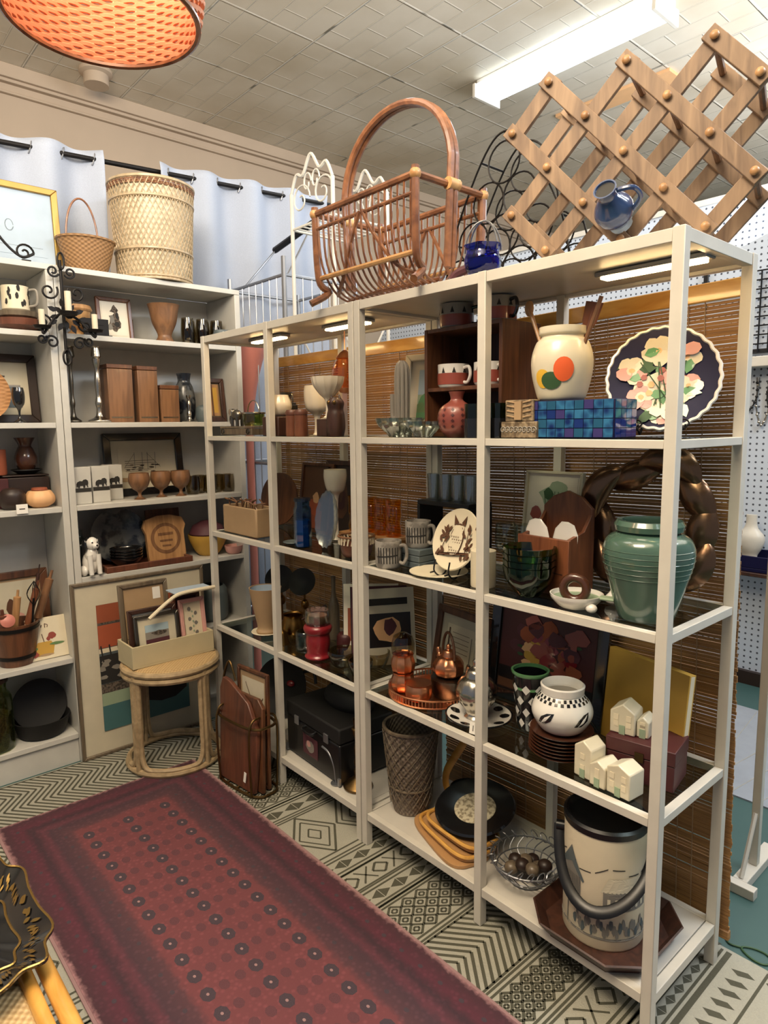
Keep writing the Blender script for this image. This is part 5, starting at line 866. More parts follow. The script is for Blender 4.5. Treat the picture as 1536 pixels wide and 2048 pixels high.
# ================================================================== floor in front: rack, stool, crate, leaning art
t = thing('brass_magazine_rack', 'brass wire magazine rack with wooden boards on the floor by the far unit', 'magazine rack', (-.585, -.088, .0052), rad(6)); m = MB()
P = [(.135*(1 if cos(b) > 0 else -1)*abs(cos(b))**.6, .062*(1 if sin(b) > 0 else -1)*abs(sin(b))**.6) for b in [2*pi*k/40 for k in range(40)]]
for z in (.006, .27): MB().tube([(x, y, z) for x, y in P], .0055, 8, True).build('hoop', 'old_brass', t)
for x in (-.1, .1): MB().tube(cr([(x, -.06, .006), (x*1.05, -.062, .27), (x*1.05, 0, .30), (x*1.05, .062, .27), (x, .06, .006)], 6), .0045, 8).build('upright', 'old_brass', t)
for x in (-.06, 0, .06): MB().tube([(x, -.06, .006), (x, .06, .006)], .004, 6).build('floor_wire', 'old_brass', t)
MB().tube(cr([(-.135, 0, .27), (-.15, 0, .36), (-.10, 0, .47), (-.06, 0, .40)], 6), .0045, 8).build('end_loop', 'old_brass', t)
solo('cutting_board', MB().prism([(-.115, 0), (.105, 0), (.12, .15), (.118, .25), (.06, .34), (-.06, .40), (-.10, .405), (-.118, .36)], 0, .018), 'redwood', 'large reddish brown wooden board standing in the brass rack', 'board', (-.59, -.135, .0125), rad(6), None, .003, rx=-rad(3))
solo('cutting_board', MB().prism([(-.10, 0), (.10, 0), (.10, .33), (.07, .36), (-.10, .36)], 0, .016), 'walnut', 'darker walnut board behind the reddish board in the brass rack', 'board', (-.565, -.108, .0125), rad(6), None, .003, rx=-rad(2))
picture('framed_photo', 'beige framed picture at the back of the brass magazine rack', (-.57, -.074, .0125), .19, .45, .014, 'walnut', 'tan', ['tan', 'offwhite', 'brown'], [(1, rc(.05, .3, .95, .95)), (2, ln(.1, .4, .9, .8, .02)), (2, ln(.2, .9, .8, .5, .015))], rz=rad(6), lean=1, border=.004, depth=.014)
solo('price_label', MB().bb(-.007, .007, -.001, .0, 0, .04), 'tag', 'small white price label on the reddish wooden board', 'label', (-.53, -.1362, .05), rad(6), rx=rad(-3), ry=rad(8))
picture('leaning_artwork', 'large framed artwork with an orange and black print leaning against the bookcase', (-1.192, -.226, .0055), .575, .752, .014, 'grey_wood', 'offwhite', ['slate', 'rust', 'terracotta', 'ink', 'stone_grey', 'sage', 'teal', 'felt', 'cream'],
    [(1, rc(0, .86, 1, 1)), (2, rc(0, .66, 1, .84)), (7, rc(0, .845, 1, .86)), (8, rc(0, .62, 1, .655)), (3, rc(0, .38, 1, .6))]+[(4, blob(RND.uniform(0, 1), RND.uniform(.4, .58), .05, .02, 8, .3)) for _ in range(26)]+[(3, ln(.04+.09*k, .55, .02+.09*k, .68, .015)) for k in range(11)]+[(7, rc(0, .30, 1, .375)), (5, rc(0, .2, 1, .3)), (6, rc(0, .0, 1, .2)), (3, blob(.7, .25, .3, .12))], rz=rad(90), lean=.6, border=.09, wb=.082, depth=.016)
t = thing('rattan_stool', 'round pale rattan stool carrying a cream crate of pictures', 'stool', (-.985, -.205, .0055)); R = .185
for z in (.016, .395, .42): MB().tube(ring(R if z > .1 else R*1.0, z, 48), .013, 8, True).build('ring', 'stool_rattan', t)
MB().lathe([(0, .425), (R*.98, .425), (R*1.02, .43), (R*.9, .437), (0, .4385)], 44).build('seat', 'cane_flat', t)
for k in range(4):
    b0 = rad(18+90*k); b1 = b0+pi/2; P = []
    q = [(b0+.09, .40), (b0+.09, .20), (b0+.09, .10), (b0+.16, .045), (b0+.34, .03), ((b0+b1)/2, .03), (b1-.34, .03), (b1-.16, .045), (b1-.09, .10), (b1-.09, .2), (b1-.09, .40)]
    MB().tube(cr([(R*.985*cos(b), R*.985*sin(b), z) for b, z in q], 6), .0105, 8).build('leg_loop', 'stool_rattan', t)
    MB().tube([(R*1.0*cos(b0), R*1.0*sin(b0), .02), (R*1.0*cos(b0), R*1.0*sin(b0), .41)], .012, 8).build('leg', 'stool_rattan', t)
t = thing('cream_crate', 'low cream wooden crate full of small pictures on the rattan stool', 'crate', (-1.003, -.21, .4445)); w, d, h = .155, .345, .088; MB().bb(-w/2, w/2, -d/2, d/2, 0, .008).build('floor_board', 'crate_paint', t)
for s_ in (-1, 1): MB().bb(s_*w/2-(.008 if s_ > 0 else 0), s_*w/2+(0 if s_ > 0 else .008), -d/2, d/2, .008, h).build('long_side', 'crate_paint', t, .001); MB().bb(-w/2+.0085, w/2-.0085, s_*d/2-(.008 if s_ > 0 else 0), s_*d/2+(0 if s_ > 0 else .008), .008, h).build('end_side', 'crate_paint', t, .001)
zc = .453
picture('framed_picture', 'tall grey framed brown picture with a price tag at the back of the crate', (-1.045, -.268, zc), .205, .30, .018, 'grey_wood', 'tan', ['tan', 'tag', 'brown'], [(2, ln(.0, .2, 1, .35, .01)), (1, rc(.74, .78, .94, .97))], rz=rad(90), lean=5, border=.004)
picture('framed_picture', 'silver framed landscape photograph at the front of the crate', (-.955, -.258, zc), .185, .185, .014, 'pewter', 'ivory', ['stone_grey', 'felt', 'sky', 'plum'], [(2, rc(0, .7, 1, 1)), (1, blob(.6, .62, .35, .1)), (3, rc(0, .1, 1, .4))], rz=rad(90), lean=7, border=.03)
picture('framed_picture', 'small dark framed picture behind the landscape photograph in the crate', (-.985, -.262, zc), .20, .205, .018, 'dark_walnut', 'white_glaze', ['paper', 'ink'], [(1, rc(.4, .75, .95, .85))], rz=rad(90), lean=6, border=.012)
picture('framed_picture', 'pink framed tile picture with small flowers at the right of the crate', (-.962, -.098, zc), .112, .215, .016, 'rose', 'cream', ['cream', 'greyink', 'sage'], [(1, blob(.3+.4*(k % 2), .15+.12*k, .11, .05, 8)) for k in range(7)]+[(2, blob(.5, .2+.12*k, .06, .03, 6)) for k in range(6)], rz=rad(90), lean=8, border=.006)
picture('framed_picture', 'reddish brown framed picture behind the pink tile in the crate', (-1.0, -.105, zc), .125, .235, .016, 'redwood', 'maroon', ['maroon', 'brown'], [(1, blob(.5, .5, .3))], rz=rad(90), lean=7, border=.004)
t = thing('curved_tray', 'pale curved tray lying across the top of the crate pictures', 'tray', (-.995, -.10, .704), 0); MB().prism([(-.05, -.085), (.05, -.085), (.05, .085), (-.05, .085)], 0, .006, 'xy').build('base', 'pale_blue', t, .002); MB().tube(cr([(.052, .085, .008), (.054, -.06, .006), (.05, -.12, -.02), (.05, -.2, -.075)], 6), .008, 8).build('edge', 'cream', t)
# ================================================================== bookcase contents.  bx: face into the room (+x)
QX = rad(90)
def bpic(name, label, y, z, w, h, bar, fm, mm, am, polys, x=-1.45, lean=7, **k): return picture(name, label, (x, y, z), w, h, bar, fm, mm, am, polys, rz=QX, lean=lean, **k)
T0, A0, B0, C0, D0, E0, F0 = 2.0055, 1.7525, 1.4055, 1.0725, .7755, .4505, .1255
# top
picture('gilt_picture', 'large white picture in a gilt frame on top of the left bookcase', (-1.37, -.60, T0), .40, .33, .026, 'gold', 'pale_blue', ['pale_blue', 'slate'], [(1, ln(.55+.05*cos(k*.5), .5+.1*sin(k*.5), .55+.05*cos(k*.5+.5), .5+.1*sin(k*.5+.5), .006)) for k in range(12)]+[(1, rc(.3, .15, .95, .155))], rz=QX, lean=4, border=.03)
s = thing('iron_scroll', 'black iron scroll bracket at the left edge on the bookcase top', 'scroll', (-1.25, -.61, T0)); MB().tube([(0, .035+x, .035+z) for x, z in spiral(1.4, .034, .006, 26)]+[], .004, 6).build('curl', 'iron', s); MB().tube(cr([(0, .069, .035), (0, .02, .02), (0, -.05, .09), (0, -.09, .2)], 6), .005, 6).build('stem', 'iron', s); MB().bb(-.03, .03, .02, .05, 0, .004).build('foot', 'iron', s)
t = thing('small_basket', 'small brown wicker basket with a thin tall handle on the bookcase top', 'basket', (-1.345, -.315, T0)); MB().lathe(vessel(smooth_prof([(.07, 0), (.09, .05), (.112, .135)]), .004), 40, sx=.85).build('body', 'wicker_brown', t); MB().tube(ring(.112, .137, 44, sx=.85), .006, 6, True).build('rim', 'wicker_brown', t); MB().tube([(.02, .062*cos(b)-.02, .13+.165*sin(b)) for b in [pi*k/22 for k in range(23)]], .004, 8).build('handle', 'rattan', t)
t = thing('tall_basket', 'tall pale open weave wicker basket on the bookcase top', 'basket', (-1.36, -.02, T0)); hb = .41; rr = lambda u: .155+.022*u; m = MB()
for k in range(48):
    for s_ in (-1, 1): m.tube([(rr(u)*cos(2*pi*k/48+s_*u*1.25+.004*s_), rr(u)*sin(2*pi*k/48+s_*u*1.25), .01+u*(hb-.02)) for u in [j/9 for j in range(10)]], .0024, 4)
m.build('lattice', 'pale_rattan', t); m = MB(); 
for k in range(5): m.tube([((rr(.93+.017*k)+.003*((-1)**j))*cos(2*pi*j/90), (rr(.93+.017*k)+.003*((-1)**j))*sin(2*pi*j/90), hb*(.93+.017*k)) for j in range(90)], .003, 5, True)
m.build('woven_band', 'rattan', t)
for u, r_ in ((0, .006), (.03, .005), (.3, .006), (.82, .006), (1, .008)): MB().tube(ring(rr(u), .006+u*(hb-.01), 52), r_, 6, True).build('hoop', 'pale_rattan', t)
MB().lathe([(0, .004), (.152, .004), (.152, .012), (0, .012)], 36).build('bottom', 'pale_rattan', t); MB().lathe([(rr(0)-.012, .012), (rr(1)-.01, hb-.02)], 36).build('liner', 'cream', t)
# A
t = thing('printed_mug', 'cream mug with a black leaf print at the left edge of the top shelf', 'mug', (-1.30, -.605, A0+.075), rad(-30)); MB().lathe(vessel([(.042, 0), (.048, .006), (.048, .092)], .003), 30).build('body', 'cream', t); m = MB(); RND.seed(2)
for k in range(12): wrap(m, lambda z: .048, blob(RND.uniform(-.6, 1.6), RND.uniform(.02, .08), .12, .012, 7, .3), 0)
m.build('print', 'ink', t, smooth=False); MB().tube(cr([(0, .046, .08), (0, .075, .08), (0, .075, .03), (0, .046, .02)], 5), .005, 8).build('handle', 'stone_grey', t)
for k, (r_, z, mm, lab) in enumerate(((.08, 0, 'redwood', 'wide brown wooden bowl under the printed mug at the left edge'), (.07, .035, 'grey_wood', 'dark grey bowl between the wooden bowl and the printed mug'))): solo('wooden_bowl', MB().lathe([(0, 0), (r_*.5, 0), (r_*.95, .02), (r_, .045 if k == 0 else .038), (r_*.93, .045 if k == 0 else .038), (r_*.5, .034), (0, .034)], 34), mm, lab, 'bowl', (-1.30, -.60, A0+z))
solo('grey_jug', MB().lathe(vessel(smooth_prof([(.03, 0), (.042, .03), (.036, .08), (.026, .1), (.03, .118)]), .003), 28), 'stone_grey', 'small grey stoneware jug behind the iron sconce on the left top shelf', 'jug', (-1.40, -.535, A0))
t = thing('amber_dish', 'amber wooden footed dish behind the iron sconce', 'dish', (-1.35, -.375, A0)); MB().lathe([(0, 0), (.04, 0), (.042, .012), (.02, .03), (.055, .07), (.06, .11), (.055, .11), (.045, .07), (0, .05)], 30).build('dish', 'pine', t); MB().lathe([(.062, .105), (.066, .112), (.06, .128), (0, .13)], 30).build('lid', 'oak', t)
solo('iron_trivet', MB().bb(-.04, .04, -.05, .05, 0, .006).bb(-.004, .004, -.05, .05, .006, .075).bb(-.006, .006, -.06, .03, .05, .062), 'iron', 'black iron trivet standing right of the amber footed dish', 'trivet', (-1.29, -.315, A0))
bpic('framed_print', 'grey botanical print in a brown wooden frame on the top shelf', -.205, A0, .15, .185, .016, 'walnut', 'paper', ['paper', 'felt', 'greyink', 'ink'], [(1, blob(.5, .4, .28, .28, 14, .3)), (2, blob(.4, .5, .12, .14, 9, .3)), (3, blob(.6, .35, .1, .1, 9, .3)), (1, blob(.5, .8, .14, .12, 9, .4)), (2, blob(.3, .25, .1, .1)), (3, blob(.62, .62, .07, .1))], x=-1.36, border=.008)
solo('small_frame_back', MB().bb(-.01, 0, -.04, .04, 0, .11), 'grey_wood', 'small grey wooden plaque behind the framed botanical print', 'plaque', (-1.44, -.14, A0))
solo('wooden_planter', MB().lathe(vessel(smooth_prof([(.04, 0), (.042, .008), (.03, .03), (.034, .05), (.052, .09), (.064, .15), (.07, .168)]), .005), 30, lobes=0), 'teak', 'carved footed wooden planter on the top shelf', 'planter', (-1.33, -.005, A0))
for k in range(6): x, y = -1.31-.06*(k % 2), .095+.036*k; solo('smoked_tumbler', MB().lathe(vessel(smooth_prof([(.02, 0), (.027, .012), (.03, .06), (.026, .118)]), .0025), 24, lobes=12, amp=.02), 'smoke', ('leftmost', 'second', 'third', 'fourth', 'fifth', 'rightmost')[k]+' tall smoked glass tumbler on the top shelf', 'glass', (x, y, A0), 0, 'smoked tumblers on the top shelf')
solo('dark_cup', MB().lathe(vessel(smooth_prof([(.024, 0), (.036, .015), (.038, .05), (.032, .07)]), .003), 26), 'slate', 'dark round cup with a white tag at the right end of the top shelf', 'cup', (-1.255, .235, A0))
solo('price_tag', MB().bb(0, .001, -.012, .012, 0, .03), 'tag', 'white price tag on the dark cup at the shelf end', 'tag', (-1.2155, .232, A0+.03))
# iron sconce hanging on the divider between the bookcases
t = thing('iron_sconce', 'black wrought iron scroll sconce with candles hanging between the bookcases', 'sconce', (-1.19, -.465, 1.69)); m = MB()
def scr(y0, z0, r0, turns, a0, x=0.0, f=1): return [(x, y0+f*yy, z0+zz) for yy, zz in spiral(turns, r0, .006, 26, a0)]
for f in (-1, 1):
    for (y0, z0, r0, tn, a0) in ((.05, .21, .034, 1.3, 2.6), (.03, .285, .022, 1.3, 3.6), (.075, .09, .03, 1.4, 1.5), (.05, .02, .026, 1.3, .2), (.085, .03, .018, 1.4, 2.4)): MB().tube(scr(f*y0, z0, r0, tn, a0, .0, f), .004, 6).build('scroll', 'iron', t)
    MB().tube(cr([(.0, 0, .14), (.03, f*.05, .10), (.05, f*.09, .045), (.05, f*.095, .06)], 6), .005, 6).build('arm', 'iron', t)
    c_ = MB().lathe([(0, .06), (.026, .062), (.032, .072), (.0, .07)], 22, at=(.05, f*.095, 0)).build('drip_pan', 'iron', t); MB().lathe([(0, .07), (.011, .07), (.011, .13), (0, .132)], 16, at=(.05, f*.095, 0)).build('candle', 'ivory', c_)
MB().tube([(-.01, 0, -.02), (-.01, 0, .33)], .006, 8).build('back_bar', 'iron', t); MB().tube([(0, .012*cos(b), .325+.03*sin(b)) for b in [2*pi*k/20 for k in range(20)]], .004, 6, True).build('hanging_loop', 'iron', t); MB().tube([(0, .014*cos(b), -.035+.028*sin(b)) for b in [2*pi*k/20 for k in range(20)]], .004, 6, True).build('tail_loop', 'iron', t)
l_ = MB()
for k in range(14): b = 2.4*k; r_ = .012*math.sqrt(k); l_.prism(leafp(.0+r_*cos(b), .12+r_*sin(b), b, .035, .018), .005+.002*k, .008+.002*k, 'yz')
l_.build('leaf_cluster', 'iron', t); c_ = MB().lathe([(0, .115), (.03, .118), (.034, .13), (0, .128)], 22, at=(.055, 0, 0)).build('drip_pan', 'iron', t); MB().lathe([(0, .129), (.012, .129), (.012, .205), (0, .207)], 16, at=(.055, 0, 0)).build('candle', 'ivory', c_)
# B
bpic('framed_photo', 'old harbour photograph in a wide dark brown frame on the left bookcase', -.635, B0, .23, .275, .032, 'dark_wood_paint', 'offwhite', ['stone_grey', 'slate', 'ink', 'offwhite', 'felt'], [(3, rc(0, .6, 1, 1)), (4, blob(.3, .5, .25, .1, 9, .4)), (2, blob(.55, .48, .1, .12, 8, .4)), (1, rc(.6, .3, 1, .55)), (2, rc(.38, .5, .42, .85)), (4, rc(.3, .8, .5, .84)), (1, rc(0, 0, 1, .2))], x=-1.40, border=.03)
solo('dark_goblet', MB().lathe(vessel(smooth_prof([(.022, 0), (.02, .006), (.005, .02), (.006, .05), (.02, .075), (.023, .11), (.019, .135)]), .003), 24), 'black_glaze', 'small dark blue black goblet in front of the harbour photograph', 'goblet', (-1.29, -.625, B0))
solo('wicker_plate', MB().lathe([(0, 0), (.09, 0), (.11, .012), (.11, .018), (.088, .007), (0, .007)], 40, M=Matrix.Translation((0, 0, .112)) @ Matrix.Rotation(rad(90), 4, 'X')), 'wicker', 'round woven plate standing at the left edge of the third shelf', 'plate', (-1.33, -.75, B0+.002), QX, rx=rad(-10))
cs = smooth_prof([(.04, 0), (.042, .008), (.016, .022), (.010, .05), (.014, .07), (.009, .1), (.012, .15), (.008, .19), (.014, .215), (.016, .232)])
for y, x, mm, sc, lab in ((-.415, -1.33, 'pewter', 1.12, 'dark pewter candlestick by the bookcase divider'), (-.327, -1.28, 'silver', 1.12, 'tall silver candlestick left of the wooden canisters')):
    t = thing('candlestick', lab, 'candlestick', (x, y, B0), 0); MB().lathe([(r_*(.72 if mm == 'pewter' else 1.05), z*sc) for r_, z in cs]+[(0, .232*sc)], 26).build('stem', mm, t); MB().lathe(vessel([(.012, .232*sc), (.02, .24*sc), (.016, .27*sc), (.021, .275*sc)], .002), 22).build('cup', mm, t)
for k, (y, w_, h_, lab) in enumerate(((-.235, .105, .245, 'tallest square wooden canister, left of three'), (-.117, .088, .243, 'middle square wooden canister, almost as tall'), (-.02, .085, .165, 'shortest square wooden canister, right of three'))):
    t = thing('wooden_canister', lab+' on the third shelf', 'canister', (-1.32, y, B0), 0, 'square wooden canisters'); MB().bb(-.045, .045, -w_/2, w_/2, 0, h_-.022).build('body', 'teak', t, .002); MB().bb(-.046, .046, -w_/2-.001, w_/2+.001, h_-.02, h_-.003).build('lid', 'walnut', t, .002)
    MB().bb(.0452, .046, -w_/2+.008, w_/2-.008, .018, .024).build('metal_band', 'silver', t)
t = thing('candlestick', 'short silver candlestick right of the wooden canisters', 'candlestick', (-1.29, .075, B0)); MB().lathe([(r_*.8, z*.52) for r_, z in cs]+[(0, .12)], 24).build('stem', 'silver', t)
solo('teal_vase', MB().lathe(vessel(smooth_prof([(.03, 0), (.046, .03), (.05, .1), (.04, .16), (.028, .19), (.034, .225)]), .003), 30), 'agate', 'dark blue green vase with a rust band behind the short candlestick', 'vase', (-1.385, .10, B0))
solo('small_jar', MB().lathe(smooth_prof([(.028, 0), (.036, .02), (.034, .06), (.02, .075)])+[(0, .08)], 26), 'slate', 'small grey green jar at the right of the third shelf', 'jar', (-1.30, .15, B0))
bpic('framed_picture', 'small amber panel in a dark frame at the right end of the third shelf', .232, B0, .10, .205, .022, 'dark_walnut', 'grey_wood', ['oak', 'mustard', 'brown'], [(1, rc(.2, .1, .8, .9)), (2, rc(.1, 0, .3, 1))], x=-1.32, border=.006)
# C
solo('dark_box', MB().bb(-.06, .06, -.085, .085, 0, .118).bb(-.06, .06, -.085, .085, .121, .128), 'dark_wood_paint', 'dark brown box under the brown urn on the left bookcase', 'box', (-1.40, -.607, C0), 0, None, .003)
solo('dark_saucer', MB().lathe([(0, 0), (.03, 0), (.058, .016), (.057, .02), (.03, .006), (0, .006)], 32), 'matte_black', 'black saucer under the dark brown urn', 'saucer', (-1.40, -.59, C0+.1285))
solo('brown_urn', MB().lathe(vessel(smooth_prof([(.02, 0), (.038, .03), (.042, .06), (.03, .095), (.024, .11), (.04, .14)]), .003), 30), 'brown_glaze', 'dark brown flared urn on a black saucer on the left bookcase', 'urn', (-1.40, -.59, C0+.135))
solo('orange_canister', MB().lathe([(0, 0), (.034, 0), (.036, .01), (.036, .10), (0, .102)], 28), 'rust', 'orange canister at the left edge on the dark box', 'canister', (-1.385, -.645-.0, C0+.13)).location.y = -.70
solo('dark_box', MB().bb(-.06, .06, -.05, .05, 0, .118), 'maroon', 'dark maroon box under the orange canister at the left edge', 'box', (-1.385, -.725, C0), 0, None, .003)
solo('dark_pot', MB().lathe(smooth_prof([(.03, 0), (.045, .02), (.045, .06), (.03, .08)])+[(0, .086)], 28), 'dark_wood_paint', 'small dark lidded pot in front of the dark brown box', 'pot', (-1.285, -.675, C0))
t = thing('copper_ball_pot', 'round shiny copper coloured pot at the divider of the left bookcase', 'pot', (-1.285, -.577, C0)); MB().lathe(smooth_prof([(.025, 0), (.05, .018), (.053, .042), (.04, .066)])+[(0, .07)], 34, lobes=10, amp=.03).build('body', 'peach', t); MB().lathe([(.0, .069), (.03, .069), (.028, .078), (0, .08)], 26).build('lid', 'rust', t)
solo('price_tag', MB().bb(-.001, .001, -.02, .02, 0, .036).bb(.001, .0014, -.01, .01, .016, .02, 1), ['tag', 'ink'], 'white price tag hanging over the edge of the fourth shelf', 'tag', (-1.2145, -.66, C0-.012))
eleph = [(.16, .35), (.16, .52), (.22, .62), (.36, .68), (.5, .66), (.58, .74), (.72, .76), (.82, .68), (.84, .54), (.8, .42), (.83, .32), (.78, .32), (.74, .44), (.66, .46), (.64, .3), (.55, .3), (.54, .42), (.36, .42), (.34, .3), (.25, .3), (.24, .44), (.2, .35)]
for k, (y, x, lab) in enumerate(((-.42, -1.29, 'left of three white blocks with a black elephant'), (-.338, -1.31, 'middle of three white blocks with a black elephant'), (-.262, -1.37, 'right of three white blocks with a black elephant'))):
    t = thing('elephant_block', lab, 'ornament', (x, y, C0), 0, 'white elephant blocks'); MB().bb(-.028, .028, -.036, .036, 0, .152).build('block', 'shelf_white', t, .002)
    mm = MB().prism([(-.034+.068*a_, .045+.075*b_) for a_, b_ in eleph], .0281, .0305, 'yz').build('elephant', 'ink', t); MB().bb(.0281, .029, -.034, .034, .05, .066).build('ground_relief', 'pewter', t)
bpic('framed_sketch', 'pen sketch of boats in a broad black frame on the fourth shelf', -.075, C0, .37, .285, .034, 'black_glaze', 'offwhite', ['offwhite', 'felt', 'slate', 'tan'], [(1, ln(.12, .3+.06*k, .12+RND.uniform(.3, .7), .3+.06*k+RND.uniform(-.02, .02), .012)) for k in range(6)]+[(2, ln(x, .35, x+.01, .85, .008)) for x in (.3, .45, .55, .7)]+[(1, ln(.3, .8, .1, .4, .006)), (1, ln(.55, .82, .8, .4, .006))]+[(1, blob(RND.uniform(.1, .75), RND.uniform(.25, .5), .05, .02, 7, .4)) for _ in range(14)]+[(3, rc(.0, .0, 1, .12))], x=-1.44, lean=6, border=.03)
for k, (x, y, lab) in enumerate(((-1.28, -.178, 'left of three turned wooden goblets'), (-1.31, -.068, 'middle of three turned wooden goblets'), (-1.295, .018, 'right of three turned wooden goblets'))): solo('wooden_goblet', MB().lathe(vessel(smooth_prof([(.026, 0), (.01, .012), (.009, .03), (.032, .05), (.045, .08), (.041, .115)]), .004), 30), 'teak', lab, 'goblet', (x, y, C0), 0, 'turned wooden goblets')
for k in range(5): solo('smoked_glass', MB().lathe(vessel(smooth_prof([(.024, 0), (.03, .015), (.032, .05), (.028, .085)]), .003), 24), 'smoke', ('leftmost', 'second', 'third', 'fourth', 'rightmost')[k]+' squat smoked glass on the fourth shelf', 'glass', (-1.31-.03*(k % 2), .085+.045*k, C0), 0, 'squat smoked glasses')
# D
t = thing('dog_figurine', 'white ceramic dog with a black head marking and tail on the fifth shelf', 'figurine', (-1.255, -.412, D0), rad(100)); MB().ball((0, 0, .05), (.032, .036, .05)).ball((0, -.014, .085), (.026, .028, .04)).build('body', 'white_glaze', t); MB().ball((0, -.022, .135), (.026, .03, .028)).ball((0, -.05, .128), (.014, .016, .013)).build('head', 'white_glaze', t)
for s_ in (-1, 1): MB().ball((s_*.027, -.014, .128), (.008, .016, .028)).build('ear', 'black_glaze', t); MB().tube([(s_*.018, -.034, .09), (s_*.018, -.042, .008)], [.011, .009], 10).build('front_leg', 'white_glaze', t); MB().ball((s_*.03, .0, .022), (.014, .028, .022)).build('haunch', 'white_glaze', t); MB().ball((s_*.01, -.047, .142), .004, seg=8).build('eye', 'black_glaze', t)
MB().ball((0, -.066, .132), (.005, .004, .004), seg=8).build('nose', 'black_glaze', t); MB().ball((0, -.012, .143), (.0268, .026, .023)).build('head_marking', 'black_glaze', t); MB().tube(cr([(0, .034, .02), (.02, .06, .018), (.03, .065, .045)], 5), [.009]*6+[.006]*5, 8).build('tail', 'black_glaze', t)
solo('glass_decanter', MB().lathe(vessel(smooth_prof([(.04, 0), (.044, .01), (.044, .1), (.016, .14), (.016, .17)]), .003), 26), 'clear', 'clear glass decanter behind the ceramic dog', 'decanter', (-1.42, -.40, D0))
t = thing('wooden_tray', 'reddish wooden serving tray carrying black bowls on the fifth shelf', 'tray', (-1.335, -.165, D0), 0); MB().bb(-.105, .105, -.185, .185, 0, .008).build('base', 'redwood', t, .001)
for s_ in (-1, 1): MB().bb(s_*.105-.007, s_*.105+.007, -.192, .192, 0, .026).build('long_rail', 'redwood', t, .002); MB().bb(-.0975, .0975, s_*.185-.007, s_*.185+.007, 0, .026).build('end_rail', 'redwood', t, .002)
solo('black_platter', MB().lathe([(0, 0), (.07, 0), (.095, .012), (.122, .018), (.122, .023), (.094, .018), (.07, .006), (0, .006)], 48, M=Matrix.Translation((0, 0, .124)) @ Matrix.Rotation(rad(90), 4, 'X')), 'agate', 'large shiny black plate standing upright behind the black bowls', 'plate', (-1.375, -.245, D0+.0085), QX, rx=rad(-9))
for k in range(4): solo('black_bowl', MB().lathe(vessel(smooth_prof([(.03, 0), (.045, .008), (.066, .032), (.07, .042)]), .003), 34), 'black_glaze', ('lowest', 'second', 'third', 'topmost')[k]+' black glazed bowl in the stack on the reddish tray', 'bowl', (-1.30, -.245, D0+.0085+k*.0125), 0, 'stacked black bowls')
solo('toast_board', MB().prism([(-.085, 0), (.085, 0), (.088, .02), (.088, .12), (.1, .15), (.085, .185), (.03, .2), (-.03, .2), (-.085, .185), (-.1, .15), (-.088, .12), (-.088, .02)], 0, .02).prism([(.07*cos(2*pi*k/30), .095+.07*sin(2*pi*k/30)) for k in range(30)], -.0012, .0, m=1).prism([(.055*cos(2*pi*k/30), .095+.055*sin(2*pi*k/30)) for k in range(30)], -.0018, -.0012, m=0).prism(ln(-.035, .115, .035, .115, .012), -.003, -.0018, m=1).prism(ln(-.03, .085, .03, .085, .009), -.003, -.0018, m=1).prism(ln(-.02, .062, .02, .062, .008), -.003, -.0018, m=1), ['oak', 'teak'], 'light wooden bread shaped board with carved marks on the reddish tray', 'board', (-1.285, -.062, D0+.0145), QX, None, .002, rx=rad(-10))
solo('backing_board', MB().bb(-.08, .08, 0, .012, 0, .225), 'walnut', 'dark square board standing behind the bread shaped board', 'board', (-1.36, -.035, D0+.0095), QX, rx=rad(-8))
solo('mixing_bowl', MB().lathe(vessel(smooth_prof([(.04, 0), (.06, .02), (.085, .07), (.092, .1)]), .005), 36), 'mustard', 'yellow and orange bowl at the right end of the fifth shelf', 'bowl', (-1.325, .155, D0))
solo('plum_bowl', MB().lathe([(0, .0), (.04, .0), (.083, .035), (.085, .04), (.07, .075), (.03, .098), (0, .102)], 34), 'plum', 'dark plum covered bowl resting in the yellow mixing bowl', 'bowl', (-1.325, .155, D0+.066))
solo('white_bowl', MB().lathe(vessel(smooth_prof([(.025, 0), (.036, .01), (.045, .04)]), .003), 28), 'rose', 'small pinkish bowl at the far right of the fifth shelf', 'bowl', (-1.265, .258, D0))
# E: tool bucket, framed picture, flower tile
t = thing('tool_bucket', 'dark wooden bucket of kitchen tools on the left bookcase', 'bucket', (-1.315, -.70, E0)); MB().lathe(vessel(smooth_prof([(.062, 0), (.075, .06), (.09, .17)], 3), .006), 24).build('staves', 'walnut', t)
for z, r_ in ((.03, .07), (.145, .088)): MB().lathe([(r_, z), (r_+.003, z), (r_+.004, z+.014), (r_+.001, z+.014)], 28).build('band', 'iron', t)
for (bx, by, tx, ty, tz, mm, r0, lab) in ((-.0, .03, .02, .15, .36, 'teak', .016, 'wooden rolling pin leaning right out of the tool bucket'), (.02, .0, .045, .09, .33, 'cherry', .013, 'slimmer rolling pin in front leaning right in the tool bucket'), (.0, -.02, .02, .02, .30, 'oak', .014, 'upright wooden masher in the tool bucket'), (-.03, .04, -.04, .12, .38, 'dark_walnut', .007, 'dark wooden rod at the back of the tool bucket'), (.03, -.04, .06, -.05, .24, 'redwood', .018, 'short red brown pestle in the tool bucket')):
    b = Vector((-1.315+bx, -.70+by, E0+.012)); e = Vector((-1.315+tx, -.70+ty, E0+tz)); d = e-b; m = MB(); m.tube([b, b+d*.45, b+d*.46, b+d*.9, b+d*.91, e], [r0*.45, r0*.45, r0, r0, r0*.4, r0*.35], 12); solo('kitchen_tool', m, mm, lab, 'kitchen tool', group='wooden tools in the bucket')
m = MB().tube([(-.0, 0, 0), (.02, .02, .13), (.03, .03, .25)], .004, 6)
for k in range(6): m.tube(cr([(.03, .03, .22), (.03+.025*cos(k), .03+.025*sin(k), .27), (.035, .035, .32)], 4), .0016, 5)
